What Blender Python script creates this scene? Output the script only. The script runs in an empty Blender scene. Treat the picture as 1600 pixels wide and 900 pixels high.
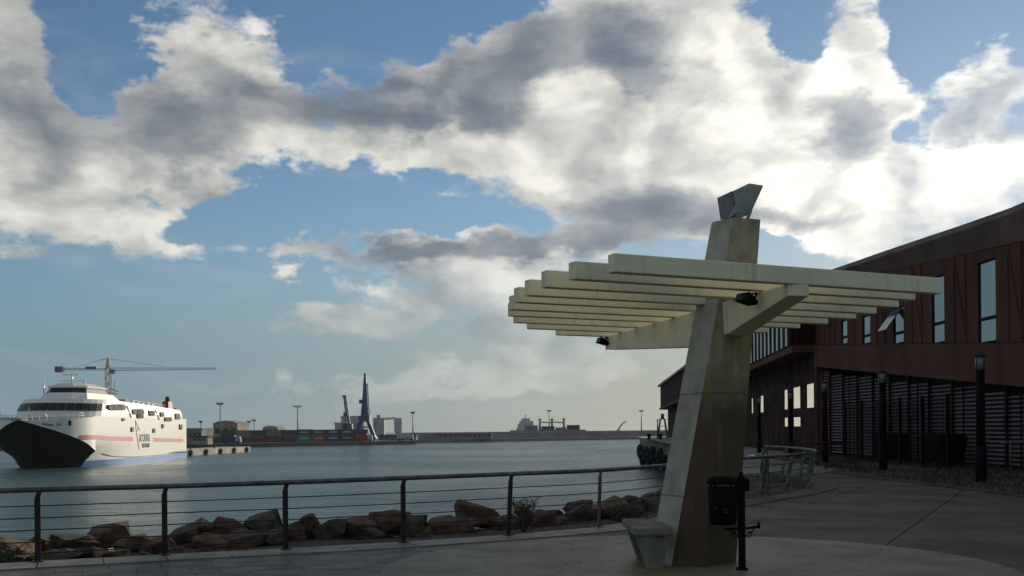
import bpy, bmesh, math, random
from mathutils import Vector, Matrix
from mathutils.noise import noise as pnoise, fractal as pfract
random.seed(7)
sc = bpy.context.scene
col = sc.collection

# ---------------------------------------------------------------- camera
EYE = 1.7                       # eye height above the promenade (z = 0)
ROLL = math.radians(0.5)
cam_data = bpy.data.cameras.new('camera')
cam_data.sensor_width = 36.0
cam_data.lens = 36.0
cam_data.shift_y = (670 - 450) / 1600
cam_data.clip_start = 0.1
cam_data.clip_end = 9000
cam = bpy.data.objects.new('camera', cam_data)
col.objects.link(cam)
_r = Vector((math.cos(ROLL), 0, -math.sin(ROLL)))
_u = Vector((math.sin(ROLL), 0, math.cos(ROLL)))
_b = Vector((0, -1, 0))
cam.matrix_world = Matrix(((_r.x, _u.x, _b.x, 0), (_r.y, _u.y, _b.y, 0), (_r.z, _u.z, _b.z, EYE), (0, 0, 0, 1)))
sc.camera = cam

# ---------------------------------------------------------------- sun
SUN_AZ = math.radians(28.5)     # to the right of the view axis
SUN_EL = math.radians(12.0)
SUN_DIR = Vector((math.sin(SUN_AZ) * math.cos(SUN_EL), math.cos(SUN_AZ) * math.cos(SUN_EL), math.sin(SUN_EL)))
sun_data = bpy.data.lights.new('sun', 'SUN')
sun_data.energy = 3.8
sun_data.angle = math.radians(0.6)
sun_data.color = (1.0, 0.90, 0.74)
sun = bpy.data.objects.new('sun', sun_data)
sun.rotation_euler = SUN_DIR.to_track_quat('Z', 'Y').to_euler()
col.objects.link(sun)

# ---------------------------------------------------------------- world: clear sky with broken cumulus, by direction
world = bpy.data.worlds.new('World')
sc.world = world
world.use_nodes = True
wt = world.node_tree
wt.nodes.clear()
SKY_STRENGTH = 0.09


class NT:
    """tiny helper to write node maths"""
    def __init__(self, tree):
        self.t = tree

    def n(self, kind, **kw):
        nd = self.t.nodes.new(kind)
        for k, v in kw.items():
            setattr(nd, k, v)
        return nd

    def put(self, sock, v):
        if v is None:
            return
        if isinstance(v, bpy.types.NodeSocket):
            self.t.links.new(v, sock)
        elif isinstance(v, (tuple, list)) and sock.type == 'RGBA' and len(v) == 3:
            sock.default_value = (*v, 1)
        else:
            sock.default_value = v

    def m(self, op, a, b=None, c=None, clamp=False):
        nd = self.n('ShaderNodeMath', operation=op, use_clamp=clamp)
        for i, v in enumerate((a, b, c)):
            self.put(nd.inputs[i], v)
        return nd.outputs[0]

    def v(self, op, a, b=None, c=None):
        nd = self.n('ShaderNodeVectorMath', operation=op)
        for i, v in enumerate((a, b, c)):
            self.put(nd.inputs[i], v)
        return nd.outputs['Value'] if op in ('LENGTH', 'DOT_PRODUCT', 'DISTANCE') else nd.outputs['Vector']

    def mr(self, x, a, b, c=0.0, d=1.0, smooth=True):
        nd = self.n('ShaderNodeMapRange', interpolation_type='SMOOTHSTEP' if smooth else 'LINEAR')
        for i, v in enumerate((x, a, b, c, d)):
            self.put(nd.inputs[i], v)
        return nd.outputs[0]

    def mix(self, f, a, b, blend='MIX'):
        nd = self.n('ShaderNodeMix', data_type='RGBA', blend_type=blend)
        self.put(nd.inputs[0], f)
        self.put(nd.inputs[6], a)
        self.put(nd.inputs[7], b)
        return nd.outputs[2]

    def noise(self, vec, scale, detail=6, rough=0.55, dist=0.0):
        nd = self.n('ShaderNodeTexNoise')
        self.put(nd.inputs['Vector'], vec)
        nd.inputs['Scale'].default_value = scale
        nd.inputs['Detail'].default_value = detail
        nd.inputs['Roughness'].default_value = rough
        nd.inputs['Distortion'].default_value = dist
        return nd.outputs['Fac']


def azel(px, py):
    x, z = (px - 800) / 1600, (670 - py) / 1600
    return math.atan(x), math.atan(z * math.cos(math.atan(x)))


# cloud masses of that afternoon: centre and half size (given on the photo's 1600 x 900 grid, turned into azimuth
# and elevation), amount.  Positive thickens the cloud, negative opens a gap of blue.
MASSES = [
    (30, 110, 120, 130, .26), (60, 250, 190, 110, .24), (180, 300, 130, 130, .22), (20, 300, 150, 110, .12),
    (330, 30, 150, 130, .24), (420, 110, 140, 90, .20), (300, 190, 130, 110, .22), (420, 220, 200, 80, .24),
    (620, 180, 190, 100, .26), (780, 170, 180, 120, .26), (900, 80, 210, 120, .28), (1060, 110, 180, 130, .26),
    (1180, 70, 110, 110, .18), (660, 262, 120, 50, .16), (1000, 220, 200, 100, .22), (1200, 220, 160, 120, .24),
    (1370, 80, 80, 110, .22), (1320, 170, 110, 90, .22), (1540, 160, 130, 110, .26), (1450, 290, 240, 110, .30),
    (960, 320, 210, 80, .24), (800, 395, 220, 50, .22), (620, 410, 220, 42, .24), (450, 402, 110, 38, .18),
    (640, 470, 150, 50, .17), (820, 440, 160, 60, .18), (1250, 310, 200, 90, .30), (1400, 380, 160, 50, .16), (1100, 290, 160, 90, .24), (1330, 250, 120, 60, .12),
    (700, 590, 330, 34, .14), (930, 565, 240, 50, .20), (800, 500, 200, 50, .12), (490, 605, 60, 30, .09), (290, 390, 60, 22, .13), (375, 335, 40, 20, .12),
    (470, 325, 100, 30, .09), (90, 90, 60, 60, .05), (1580, 40, 60, 40, -.2), (1600, 300, 120, 100, .1), (500, 480, 70, 26, .10),
    (175, 40, 80, 140, -.30), (200, 130, 60, 60, -.16), (590, 40, 130, 90, -.30), (520, 150, 40, 30, -.08), (780, 8, 110, 40, -.26),
    (480, 335, 240, 52, -.12), (680, 325, 110, 48, -.20), (815, 285, 60, 36, -.18), (1270, 68, 46, 40, -.22), (1480, 60, 60, 80, -.24), (1430, 170, 42, 60, -.20),
    (1080, 378, 46, 28, -.22), (1200, 380, 80, 26, -.16), (150, 470, 300, 80, -.18), (330, 560, 300, 60, -.14), (100, 600, 200, 60, -.2), (560, 545, 120, 30, -.10), (330, 330, 70, 60, -.12),
]
# where the cloud is deep and its base is grey / where it is thin and the light comes through
DEPTHS = [
    (40, 165, 110, 60, .55), (120, 250, 90, 40, .35), (290, 195, 100, 60, .6), (370, 275, 120, 26, -.2), (560, 190, 200, 60, .7), (420, 130, 70, 24, .3),
    (740, 170, 180, 60, .65), (870, 100, 180, 90, .65), (1000, 80, 120, 60, .4), (1090, 170, 80, 40, .2), (1180, 150, 120, 90, -.45), (1130, 260, 130, 60, -.4), (1280, 260, 100, 40, -.4), (1330, 180, 80, 50, .55), (1530, 175, 100, 45, .6),
    (960, 325, 190, 55, .6), (680, 405, 260, 24, .75), (880, 390, 130, 34, .5), (930, 180, 90, 50, -.7), (700, 240, 90, 36, -.5), (370, 50, 90, 60, -.3),
    (1380, 70, 60, 80, -.5), (1190, 60, 60, 60, -.4), (1450, 285, 170, 70, -.7), (210, 310, 90, 60, -.3), (1180, 240, 80, 60, -.3), (1350, 340, 160, 24, .4), (1240, 330, 120, 30, .3),
]


def blob_sum(N, p, blobs):
    tot = None
    for (x, y, w, h, a) in blobs:
        c = azel(x, y)
        iw, ih = 1600 / w, 1600 / h
        L = N.v('LENGTH', N.v('MULTIPLY_ADD', p, (iw, ih, 0), (-c[0] * iw, -c[1] * ih, 0)))
        k = N.mr(L, 0.0, 1.35, a, 0.0)
        tot = k if tot is None else N.m('ADD', tot, k)
    return tot


N = NT(wt)
D = N.v('NORMALIZE', N.n('ShaderNodeTexCoord').outputs['Generated'])
sep = N.n('ShaderNodeSeparateXYZ')
N.put(sep.inputs[0], D)
azn = N.m('ARCTAN2', sep.outputs[0], sep.outputs[1])
eln = N.m('ARCSINE', sep.outputs[2])
cmb = N.n('ShaderNodeCombineXYZ')
N.put(cmb.inputs[0], azn)
N.put(cmb.inputs[1], eln)
Pv = cmb.outputs[0]
Q = N.v('MULTIPLY', D, (1.0, 1.0, 1.75))
warp = N.n('ShaderNodeTexNoise')
N.put(warp.inputs['Vector'], Q)
warp.inputs['Scale'].default_value = 7.0
warp.inputs['Detail'].default_value = 5.0
warp.inputs['Roughness'].default_value = 0.6
wv = N.v('SUBTRACT', warp.outputs['Color'], (0.5, 0.5, 0.5))
Pw = N.v('ADD', Pv, N.v('MULTIPLY', wv, (0.17, 0.13, 0.0)))
sun_tan = Vector((SUN_DIR.x, SUN_DIR.y, SUN_DIR.z * 1.75))


def density(q, detail):
    a = N.noise(q, 6.5, detail, 0.58, 0.15)
    b = N.noise(N.v('ADD', q, (3.1, 1.7, 5.3)), 19.0, 5, 0.6, 0.1)
    return N.m('ADD', N.m('MULTIPLY', N.m('SUBTRACT', a, 0.5), 0.95), N.m('MULTIPLY', N.m('SUBTRACT', b, 0.5), 0.46))


n1 = density(Q, 7)
toS = N.v('SUBTRACT', tuple(sun_tan), Q)
Q2 = N.v('ADD', Q, N.v('ADD', N.v('MULTIPLY', N.v('NORMALIZE', toS), (0.026, 0.026, 0.026)), (0.0, 0.0, 0.03)))
Qs = N.v('ADD', Q, N.v('MULTIPLY', wv, (0.05, 0.05, 0.05)))
s1 = N.noise(Qs, 7.5, 4.0, 0.52, 0.2)
s2 = N.noise(N.v('ADD', Qs, N.v('SUBTRACT', Q2, Q)), 7.5, 4.0, 0.52, 0.2)
mass = blob_sum(N, Pw, MASSES)
# away from the view the same kind of broken cloud goes on
front = N.mr(sep.outputs[1], 0.45, 0.80)
elsewhere = N.m('MULTIPLY', N.m('SUBTRACT', 1.0, front), 0.10)
lowclear = N.mr(eln, 0.0, 0.12, -0.05, 0.0)
dens = N.m('ADD', N.m('ADD', n1, N.m('SUBTRACT', mass, 0.10)), N.m('ADD', elsewhere, lowclear))
cover = N.mr(dens, -0.03, 0.115)
depth_bias = blob_sum(N, Pw, DEPTHS)
thick = N.mr(N.m('ADD', N.m('MULTIPLY', N.m('ADD', N.m('SUBTRACT', s1, 0.5), N.m('MULTIPLY', dens, 0.45)), 0.8), N.m('MULTIPLY', depth_bias, 0.80)), -0.02, 0.64)
side = N.m('MULTIPLY', N.m('SUBTRACT', s1, s2), 3.0)
cosang = N.v('DOT_PRODUCT', D, tuple(SUN_DIR))
cp = N.m('MAXIMUM', cosang, 0.0)
glow_wide = N.m('POWER', cp, 9.0)
glow = N.m('POWER', cp, 60.0)
back = N.mr(cosang, 0.3, -0.9, 0.0, 0.22)
lit_raw = N.m('ADD', N.m('SUBTRACT', N.m('SUBTRACT', 0.98, N.m('MULTIPLY', thick, 0.86)), N.m('MULTIPLY', N.m('SUBTRACT', 1.0, glow_wide), 0.13)), N.m('ADD', side, back))
fine_n = N.noise(N.v('ADD', Q, (7.7, 2.2, 0.4)), 34.0, 4, 0.62)
lit = N.m('ADD', N.mr(lit_raw, -0.42, 1.22, 0.0, 1.0, False), N.m('MULTIPLY', N.m('SUBTRACT', fine_n, 0.5), 0.10), clamp=True)
k = 1.0 / SKY_STRENGTH
ramp = N.n('ShaderNodeValToRGB')
N.put(ramp.inputs[0], lit)
ramp.color_ramp.interpolation = 'LINEAR'
e = ramp.color_ramp.elements
e[0].position, e[0].color = 0.0, (0.135, 0.165, 0.205, 1)
e[1].position, e[1].color = 1.0, (0.90, 0.88, 0.81, 1)
for pos, c in ((0.28, (0.215, 0.242, 0.275)), (0.52, (0.36, 0.375, 0.385)), (0.76, (0.60, 0.595, 0.555))):
    el_ = e.new(pos)
    el_.color = (*c, 1)
gain = N.m('ADD', N.m('ADD', 0.92, N.m('MULTIPLY', glow_wide, 0.35)), N.m('MULTIPLY', glow, 0.75))
cloud = N.v('MULTIPLY', ramp.outputs[0], N.v('MULTIPLY', (k, k, k), (1, 1, 1)))
sc_ = N.n('ShaderNodeVectorMath', operation='SCALE')
N.put(sc_.inputs[0], cloud)
N.put(sc_.inputs['Scale'], gain)
cloud = sc_.outputs[0]
sky = N.n('ShaderNodeTexSky', sky_type='NISHITA')
sky.sun_disc = False
sky.sun_elevation = SUN_EL
sky.sun_rotation = SUN_AZ
sky.altitude = 0
sky.air_density = 1.0
sky.dust_density = 0.12
sky.ozone_density = 3.0
skyc = sky.outputs[0]
far_haze = N.mr(eln, 0.02, 0.20, 0.25, 1.0)       # low cloud is seen through more air
cov = N.m('MULTIPLY', cover, N.m('MULTIPLY', far_haze, 0.97))
# the bank of moist air that hangs over the sea, all round the horizon
bank = N.mr(eln, 0.02, 0.24, 0.90, 0.0)
bankc = N.mix(N.m('POWER', cp, 5.0), (0.125 * k, 0.245 * k, 0.335 * k), (0.51 * k, 0.475 * k, 0.375 * k))
final = N.mix(cov, N.mix(bank, skyc, bankc), cloud)
wisp = N.m('MULTIPLY', N.mr(N.noise(N.v('MULTIPLY', N.v('ADD', Q, (1.3, 4.4, 2.2)), (1.0, 1.0, 2.0)), 5.0, 6, 0.62, 0.4), .52, .76), 0.22)
final = N.mix(wisp, final, (0.50 * k, 0.52 * k, 0.53 * k))
bg = N.n('ShaderNodeBackground')
N.put(bg.inputs[0], final)
bg.inputs[1].default_value = SKY_STRENGTH
wo = N.n('ShaderNodeOutputWorld')
wt.links.new(bg.outputs[0], wo.inputs[0])

# ---------------------------------------------------------------- exposure
vs = sc.view_settings
vs.view_transform = 'Standard'
vs.look = 'None'
vs.exposure = 0.0
vs.gamma = 1.0
vs.use_curve_mapping = False
world.cycles.sampling_method = 'MANUAL'
world.cycles.sample_map_resolution = 256
sc.cycles.max_bounces = 6
sc.cycles.volume_bounces = 0
sc.cycles.sample_clamp_indirect = 6.0
sc.cycles.caustics_refractive = False

# ================================================================ helpers
ORG = {}                        # world position of each object's origin


def at(px, py, Y):
    """point at depth Y (metres) seen at px, py on the photo's grid"""
    a, b = px - 800, 670 - py
    return Vector(((a * math.cos(ROLL) + b * math.sin(ROLL)) / 1600 * Y, Y, EYE + (-a * math.sin(ROLL) + b * math.cos(ROLL)) / 1600 * Y))


def tag(o, label=None, cat=None, group=None, kind=None):
    if label:
        o['label'] = label
    if cat:
        o['category'] = cat
    if group:
        o['group'] = group
    if kind:
        o['kind'] = kind
    return o


def thing(name, label, cat, loc=(0, 0, 0), group=None):
    o = bpy.data.objects.new(name, None)
    o.empty_display_size = 0.2
    col.objects.link(o)
    o.location = loc
    ORG[o] = Vector(loc)
    return tag(o, label, cat, group)


class MB:
    def __init__(self, tf=None):
        self.v, self.f, self.mi, self.tf, self.cur, self.sm = [], [], [], tf, 0, []

    def add(self, vs, fs, smooth=False):
        b = len(self.v)
        for p in vs:
            p = Vector(p)
            self.v.append(self.tf(p) if self.tf else p)
        for f in fs:
            self.f.append([b + i for i in f])
            self.mi.append(self.cur)
            self.sm.append(smooth)
        return self

    def box(self, x0, x1, y0, y1, z0, z1):
        return self.hexa([(x0, y0, z0), (x1, y0, z0), (x1, y1, z0), (x0, y1, z0)], [(x0, y0, z1), (x1, y0, z1), (x1, y1, z1), (x0, y1, z1)])

    def hexa(self, lo, hi):
        n = len(lo)
        fs = [list(range(n))[::-1], [n + i for i in range(n)]]
        fs += [[i, (i + 1) % n, n + (i + 1) % n, n + i] for i in range(n)]
        return self.add(list(lo) + list(hi), fs)

    def loft(self, rings, caps=True, smooth=False, close=True):
        n = len(rings[0])
        vs = [p for r in rings for p in r]
        fs = []
        for k in range(len(rings) - 1):
            for i in range(n if close else n - 1):
                j = (i + 1) % n
                fs.append([k * n + i, k * n + j, (k + 1) * n + j, (k + 1) * n + i])
        self.add(vs, fs, smooth)
        if caps:
            self.add(rings[0], [list(range(n))[::-1]])
            self.add(rings[-1], [list(range(n))])
        return self

    def prism(self, poly, ext):
        e = Vector(ext)
        return self.hexa([Vector(p) for p in poly], [Vector(p) + e for p in poly])

    def bar(self, p0, p1, w, h, up=(0, 0, 1)):
        p0, p1 = Vector(p0), Vector(p1)
        d = (p1 - p0).normalized()
        s = d.cross(Vector(up))
        if s.length < 1e-4:
            s = d.cross(Vector((1, 0, 0)))
        s.normalize()
        u = s.cross(d).normalized()
        s, u = s * w / 2, u * h / 2
        return self.hexa([p0 - s - u, p0 + s - u, p0 + s + u, p0 - s + u], [p1 - s - u, p1 + s - u, p1 + s + u, p1 - s + u])

    def tube(self, pts, r, n=8, caps=True, rs=None):
        pts = [Vector(p) for p in pts]
        rings = []
        up = Vector((0, 0, 1))
        for i, p in enumerate(pts):
            d = (pts[min(i + 1, len(pts) - 1)] - pts[max(i - 1, 0)]).normalized()
            s = d.cross(up)
            if s.length < 1e-3:
                s = d.cross(Vector((1, 0, 0)))
            s.normalize()
            u = s.cross(d)
            rr = rs[i] if rs else r
            rings.append([p + (s * math.cos(2 * math.pi * k / n) + u * math.sin(2 * math.pi * k / n)) * rr for k in range(n)])
        return self.loft(rings, caps, True)

    def cone(self, p0, p1, r0, r1, n=12):
        return self.tube([p0, p1], 0, n, True, [r0, r1])

    def torus(self, c, axis, R, r, n=16, m=8):
        c, a = Vector(c), Vector(axis).normalized()
        s = a.cross(Vector((0, 0, 1)))
        if s.length < 1e-3:
            s = Vector((1, 0, 0))
        s.normalize()
        u = s.cross(a)
        rings = []
        for k in range(n):
            t = 2 * math.pi * k / n
            o = s * math.cos(t) + u * math.sin(t)
            rings.append([c + o * (R + r * math.cos(2 * math.pi * q / m)) + a * r * math.sin(2 * math.pi * q / m) for q in range(m)])
        rings.append(rings[0])
        return self.loft(rings, False, True)

    def mesh(self, name, mats, org=(0, 0, 0)):
        o = Vector(org)
        me = bpy.data.meshes.new(name)
        me.from_pydata([tuple(p - o) for p in self.v], [], self.f)
        for m in mats:
            me.materials.append(m)
        for p, i, s in zip(me.polygons, self.mi, self.sm):
            p.material_index = i
            p.use_smooth = s
        bm = bmesh.new()
        bm.from_mesh(me)
        bmesh.ops.remove_doubles(bm, verts=bm.verts, dist=1e-5)
        bmesh.ops.recalc_face_normals(bm, faces=bm.faces)
        bm.to_mesh(me)
        bm.free()
        return me

    def build(self, name, mats, parent=None, org=None, bevel=0):
        if not isinstance(mats, (list, tuple)):
            mats = [mats]
        base = ORG[parent] if parent else Vector(org or (0, 0, 0))
        o = bpy.data.objects.new(name, self.mesh(name, mats, base))
        col.objects.link(o)
        ORG[o] = Vector(base)
        if parent:
            o.parent = parent
        else:
            o.location = base
        if bevel:
            b = o.modifiers.new('bevel', 'BEVEL')
            b.width, b.segments, b.limit_method, b.angle_limit = bevel, 2, 'ANGLE', math.radians(35)
        return o


def struct(o):
    o['kind'] = 'structure'
    return o


def mat(name, base, rough=0.6, base2=None, scale=3.0, bump=0.0, bscale=None, metal=0.0, spec=0.5, stretch=(1, 1, 1), thresh=(0.35, 0.65), detail=6, bdist=0.02):
    m = bpy.data.materials.new(name)
    m.use_nodes = True
    t = m.node_tree
    N = NT(t)
    b = t.nodes['Principled BSDF']
    tc = N.n('ShaderNodeTexCoord')
    vec = N.v('MULTIPLY', tc.outputs['Object'], stretch)
    if base2 is None:
        base2 = tuple(c * 0.78 for c in base)
    f = N.mr(N.noise(vec, scale, detail, 0.6), thresh[0], thresh[1])
    N.put(b.inputs['Base Color'], N.mix(f, base, base2))
    N.put(b.inputs['Roughness'], N.mr(f, 0, 1, rough, min(1, rough * 1.15 + 0.03), False))
    b.inputs['Metallic'].default_value = metal
    b.inputs['Specular IOR Level'].default_value = spec
    if bump:
        bn = N.n('ShaderNodeBump')
        bn.inputs['Strength'].default_value = bump
        bn.inputs['Distance'].default_value = bdist
        N.put(bn.inputs['Height'], N.noise(vec, bscale or scale * 6, 5, 0.6))
        N.put(b.inputs['Normal'], bn.outputs[0])
    return m


def emit_free_glass(name, tint=(0.03, 0.04, 0.045), rough=0.04):
    m = mat(name, tint, rough, scale=1.0, spec=1.0)
    m.node_tree.nodes['Principled BSDF'].inputs['IOR'].default_value = 2.5
    return m


# ---------------------------------------------------------------- materials
M = {}
M['paint_cream'] = mat('cream painted concrete', (0.86, 0.79, 0.53), 0.5, (0.74, 0.67, 0.43), 1.4, 0.25, 14, stretch=(1, 1, 2.5), thresh=(.35, .8), bdist=.006)
def weather(m, amount, colour):
    """faint drip marks and grime on a painted surface"""
    t = m.node_tree
    N = NT(t)
    b = t.nodes['Principled BSDF']
    old = b.inputs['Base Color'].links[0].from_socket
    tc = N.n('ShaderNodeTexCoord').outputs['Object']
    drip = N.mr(N.noise(N.v('MULTIPLY', tc, (9, 9, .8)), 1.0, 6, .65), .52, .72)
    spot = N.mr(N.noise(tc, 26, 4, .7), .62, .75)
    N.put(b.inputs['Base Color'], N.mix(N.m('MULTIPLY', N.m('MAXIMUM', drip, N.m('MULTIPLY', spot, .7)), amount), old, colour))


weather(M['paint_cream'], .38, (0.42, 0.35, 0.20))
M['concrete_bench'] = mat('bench concrete', (0.20, 0.185, 0.145), 0.75, (0.13, 0.12, 0.09), 4, 0.3, 30, bdist=.006)
M['metal_dark'] = mat('dark painted metal', (0.018, 0.018, 0.02), 0.5, (0.03, 0.027, 0.024), 6, 0.1, 40, metal=0.2, spec=.3)
M['rail_grey'] = mat('grey rail metal', (0.16, 0.16, 0.16), 0.42, (0.09, 0.085, 0.08), 4, 0.1, 40, metal=0.7)
M['rail_pale'] = mat('worn galvanised metal', (0.20, 0.195, 0.16), 0.5, (0.075, 0.06, 0.045), 7, 0.15, 40, metal=0.5)
M['black_iron'] = mat('black cast iron', (0.0035, 0.0035, 0.0038), 0.6, (0.006, 0.005, 0.0045), 8, 0.2, 40, spec=.10)
M['paver'] = mat('grey paver', (0.105, 0.086, 0.052), 0.5, (0.064, 0.053, 0.033), 2.3, 0.3, 40, bdist=.004)
M['slab'] = mat('concrete slab', (0.132, 0.102, 0.052), 0.6, (0.060, 0.047, 0.025), 0.55, 0.45, 22, spec=.28, detail=10, thresh=(.3, .7), bdist=.006)
M['disc'] = mat('pale concrete disc', (0.235, 0.192, 0.115), 0.5, (0.145, 0.118, 0.07), 1.1, 0.35, 26, spec=.35, detail=10, thresh=(.3, .75), bdist=.004)
M['edge'] = mat('edge stone', (0.23, 0.20, 0.14), 0.5, (0.145, 0.127, 0.088), 2.2, 0.3, 30, bdist=.005)
M['joint'] = mat('dirty joint', (0.045, 0.042, 0.034), 0.9, (0.03, 0.03, 0.022), 3, 0.4, 20)
M['dirt'] = mat('dry dirt', (0.10, 0.064, 0.033), 0.95, (0.042, 0.031, 0.016), 1.3, 0.9, 9, bdist=.05)
M['rock'] = mat('tan boulder', (0.19, 0.115, 0.06), 0.85, (0.080, 0.046, 0.028), 2.2, 1.0, 9, bdist=.07)
M['rock2'] = mat('reddish boulder', (0.125, 0.066, 0.041), 0.85, (0.062, 0.034, 0.023), 2.4, 1.0, 9, bdist=.07)
M['rock3'] = mat('grey boulder', (0.125, 0.10, 0.072), 0.85, (0.065, 0.052, 0.038), 2.4, 1.0, 10, bdist=.07)
M['grass'] = mat('dry green grass', (0.028, 0.032, 0.010), 0.8, (0.045, 0.036, 0.016), 1.2)
M['weed'] = mat('weed leaf', (0.05, 0.075, 0.02), 0.7, (0.09, 0.085, 0.03), 3)
M['twig'] = mat('dry twig', (0.12, 0.075, 0.045), 0.85, (0.07, 0.045, 0.03), 5)
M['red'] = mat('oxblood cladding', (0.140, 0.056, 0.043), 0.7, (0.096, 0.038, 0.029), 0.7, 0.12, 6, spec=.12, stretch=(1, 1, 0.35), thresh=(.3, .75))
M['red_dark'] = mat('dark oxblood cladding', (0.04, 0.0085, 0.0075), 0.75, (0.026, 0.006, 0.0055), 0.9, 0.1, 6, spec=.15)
M['fascia'] = mat('brown roof edge', (0.19, 0.105, 0.075), 0.5, (0.135, 0.072, 0.053), 0.5, 0.1, 5)
M['louver'] = mat('louvre slat', (0.115, 0.072, 0.082), 0.55, (0.07, 0.044, 0.05), 0.8)
M['interior'] = mat('dim interior', (0.06, 0.045, 0.045), 0.9)
M['glass'] = emit_free_glass('window glass', (0.05, 0.09, 0.085))
M['lamp_glass'] = mat('frosted lamp glass', (0.16, 0.16, 0.145), 0.3, (0.10, 0.10, 0.09), 9)
M['quay'] = mat('quay concrete', (0.27, 0.25, 0.21), 0.85, (0.15, 0.135, 0.115), 0.35, 0.5, 2, thresh=(.3, .7), bdist=.1)
M['quay_pale'] = mat('pale jetty concrete', (0.48, 0.44, 0.36), 0.85, (0.34, 0.31, 0.25), 0.4, 0.4, 2, bdist=.1)
M['apron'] = mat('sunlit apron paving', (0.36, 0.32, 0.25), 0.8, (0.26, 0.23, 0.18), 0.3)  # pale tone paints in the sunlight lying on the quay top
M['rubber'] = mat('tyre rubber', (0.014, 0.014, 0.015), 0.8)
M['land'] = mat('harbour ground', (0.12, 0.11, 0.095), 0.9, (0.08, 0.075, 0.062), 0.05)
M['breakwater'] = mat('breakwater stone', (0.20, 0.19, 0.165), 0.9, (0.12, 0.115, 0.10), 0.12, 0.6, 0.6, thresh=(.3, .7), bdist=.4)
M['white'] = mat('white ship paint', (0.80, 0.775, 0.70), 0.40, (0.76, 0.735, 0.66), 0.1, spec=.4)
_wb = M['white'].node_tree.nodes['Principled BSDF']
_wb.inputs['Coat Weight'].default_value = 0.6
_wb.inputs['Coat Roughness'].default_value = 0.14
M['ship_black'] = mat('black hull paint', (0.0035, 0.0085, 0.0075), 0.5, (0.004, 0.010, 0.009), 0.2, spec=.12)
M['ship_blue'] = mat('blue boot topping', (0.07, 0.22, 0.55), 0.35, (0.06, 0.18, 0.46), 0.2)
M['ship_red'] = mat('red stripe', (0.42, 0.055, 0.04), 0.4)
M['ship_text'] = mat('dark lettering', (0.09, 0.06, 0.06), 0.5)
M['ship_glass'] = mat('ship windows', (0.008, 0.010, 0.016), 0.3, spec=.25)
M['ship_grey'] = mat('ship grey glazing', (0.06, 0.07, 0.065), 0.65, (0.04, 0.048, 0.045), 0.3, spec=.15)
M['funnel_red'] = mat('red funnel', (0.26, 0.03, 0.035), 0.45)
M['deck_grey'] = mat('deck grey', (0.30, 0.30, 0.29), 0.7)
M['crane_yellow'] = mat('weathered ochre crane', (0.33, 0.20, 0.10), 0.6, (0.22, 0.15, 0.09), 0.4)
M['crane_blue'] = mat('blue crane paint', (0.026, 0.068, 0.21), 0.5, (0.02, 0.05, 0.16), 0.4)
M['crane_blue2'] = mat('faded blue crane', (0.05, 0.075, 0.13), 0.5, (0.03, 0.05, 0.09), 0.4)
M['far_white'] = mat('whitewashed plant', (0.42, 0.42, 0.40), 0.8, (0.33, 0.33, 0.31), 0.15)
M['far_beige'] = mat('beige warehouse', (0.30, 0.27, 0.225), 0.85, (0.24, 0.215, 0.18), 0.1)
M['far_grey'] = mat('grey shed', (0.22, 0.23, 0.22), 0.85, (0.17, 0.18, 0.17), 0.1)
M['far_dark'] = mat('dark shed roof', (0.085, 0.07, 0.062), 0.85, (0.06, 0.05, 0.045), 0.1)
M['pole'] = mat('galvanised mast', (0.20, 0.205, 0.21), 0.5, metal=.4)
CONT = {'dark green': (0.03, 0.075, 0.06), 'rust red': (0.16, 0.04, 0.03), 'dark blue': (0.022, 0.045, 0.12), 'grey': (0.17, 0.175, 0.17),
        'teal': (0.04, 0.20, 0.17), 'bright red': (0.30, 0.045, 0.045), 'brown': (0.10, 0.055, 0.04), 'navy': (0.015, 0.025, 0.07)}
for k_, c_ in CONT.items():
    M['c_' + k_] = mat(k_ + ' container steel', c_, 0.6, None, 0.3)


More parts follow.
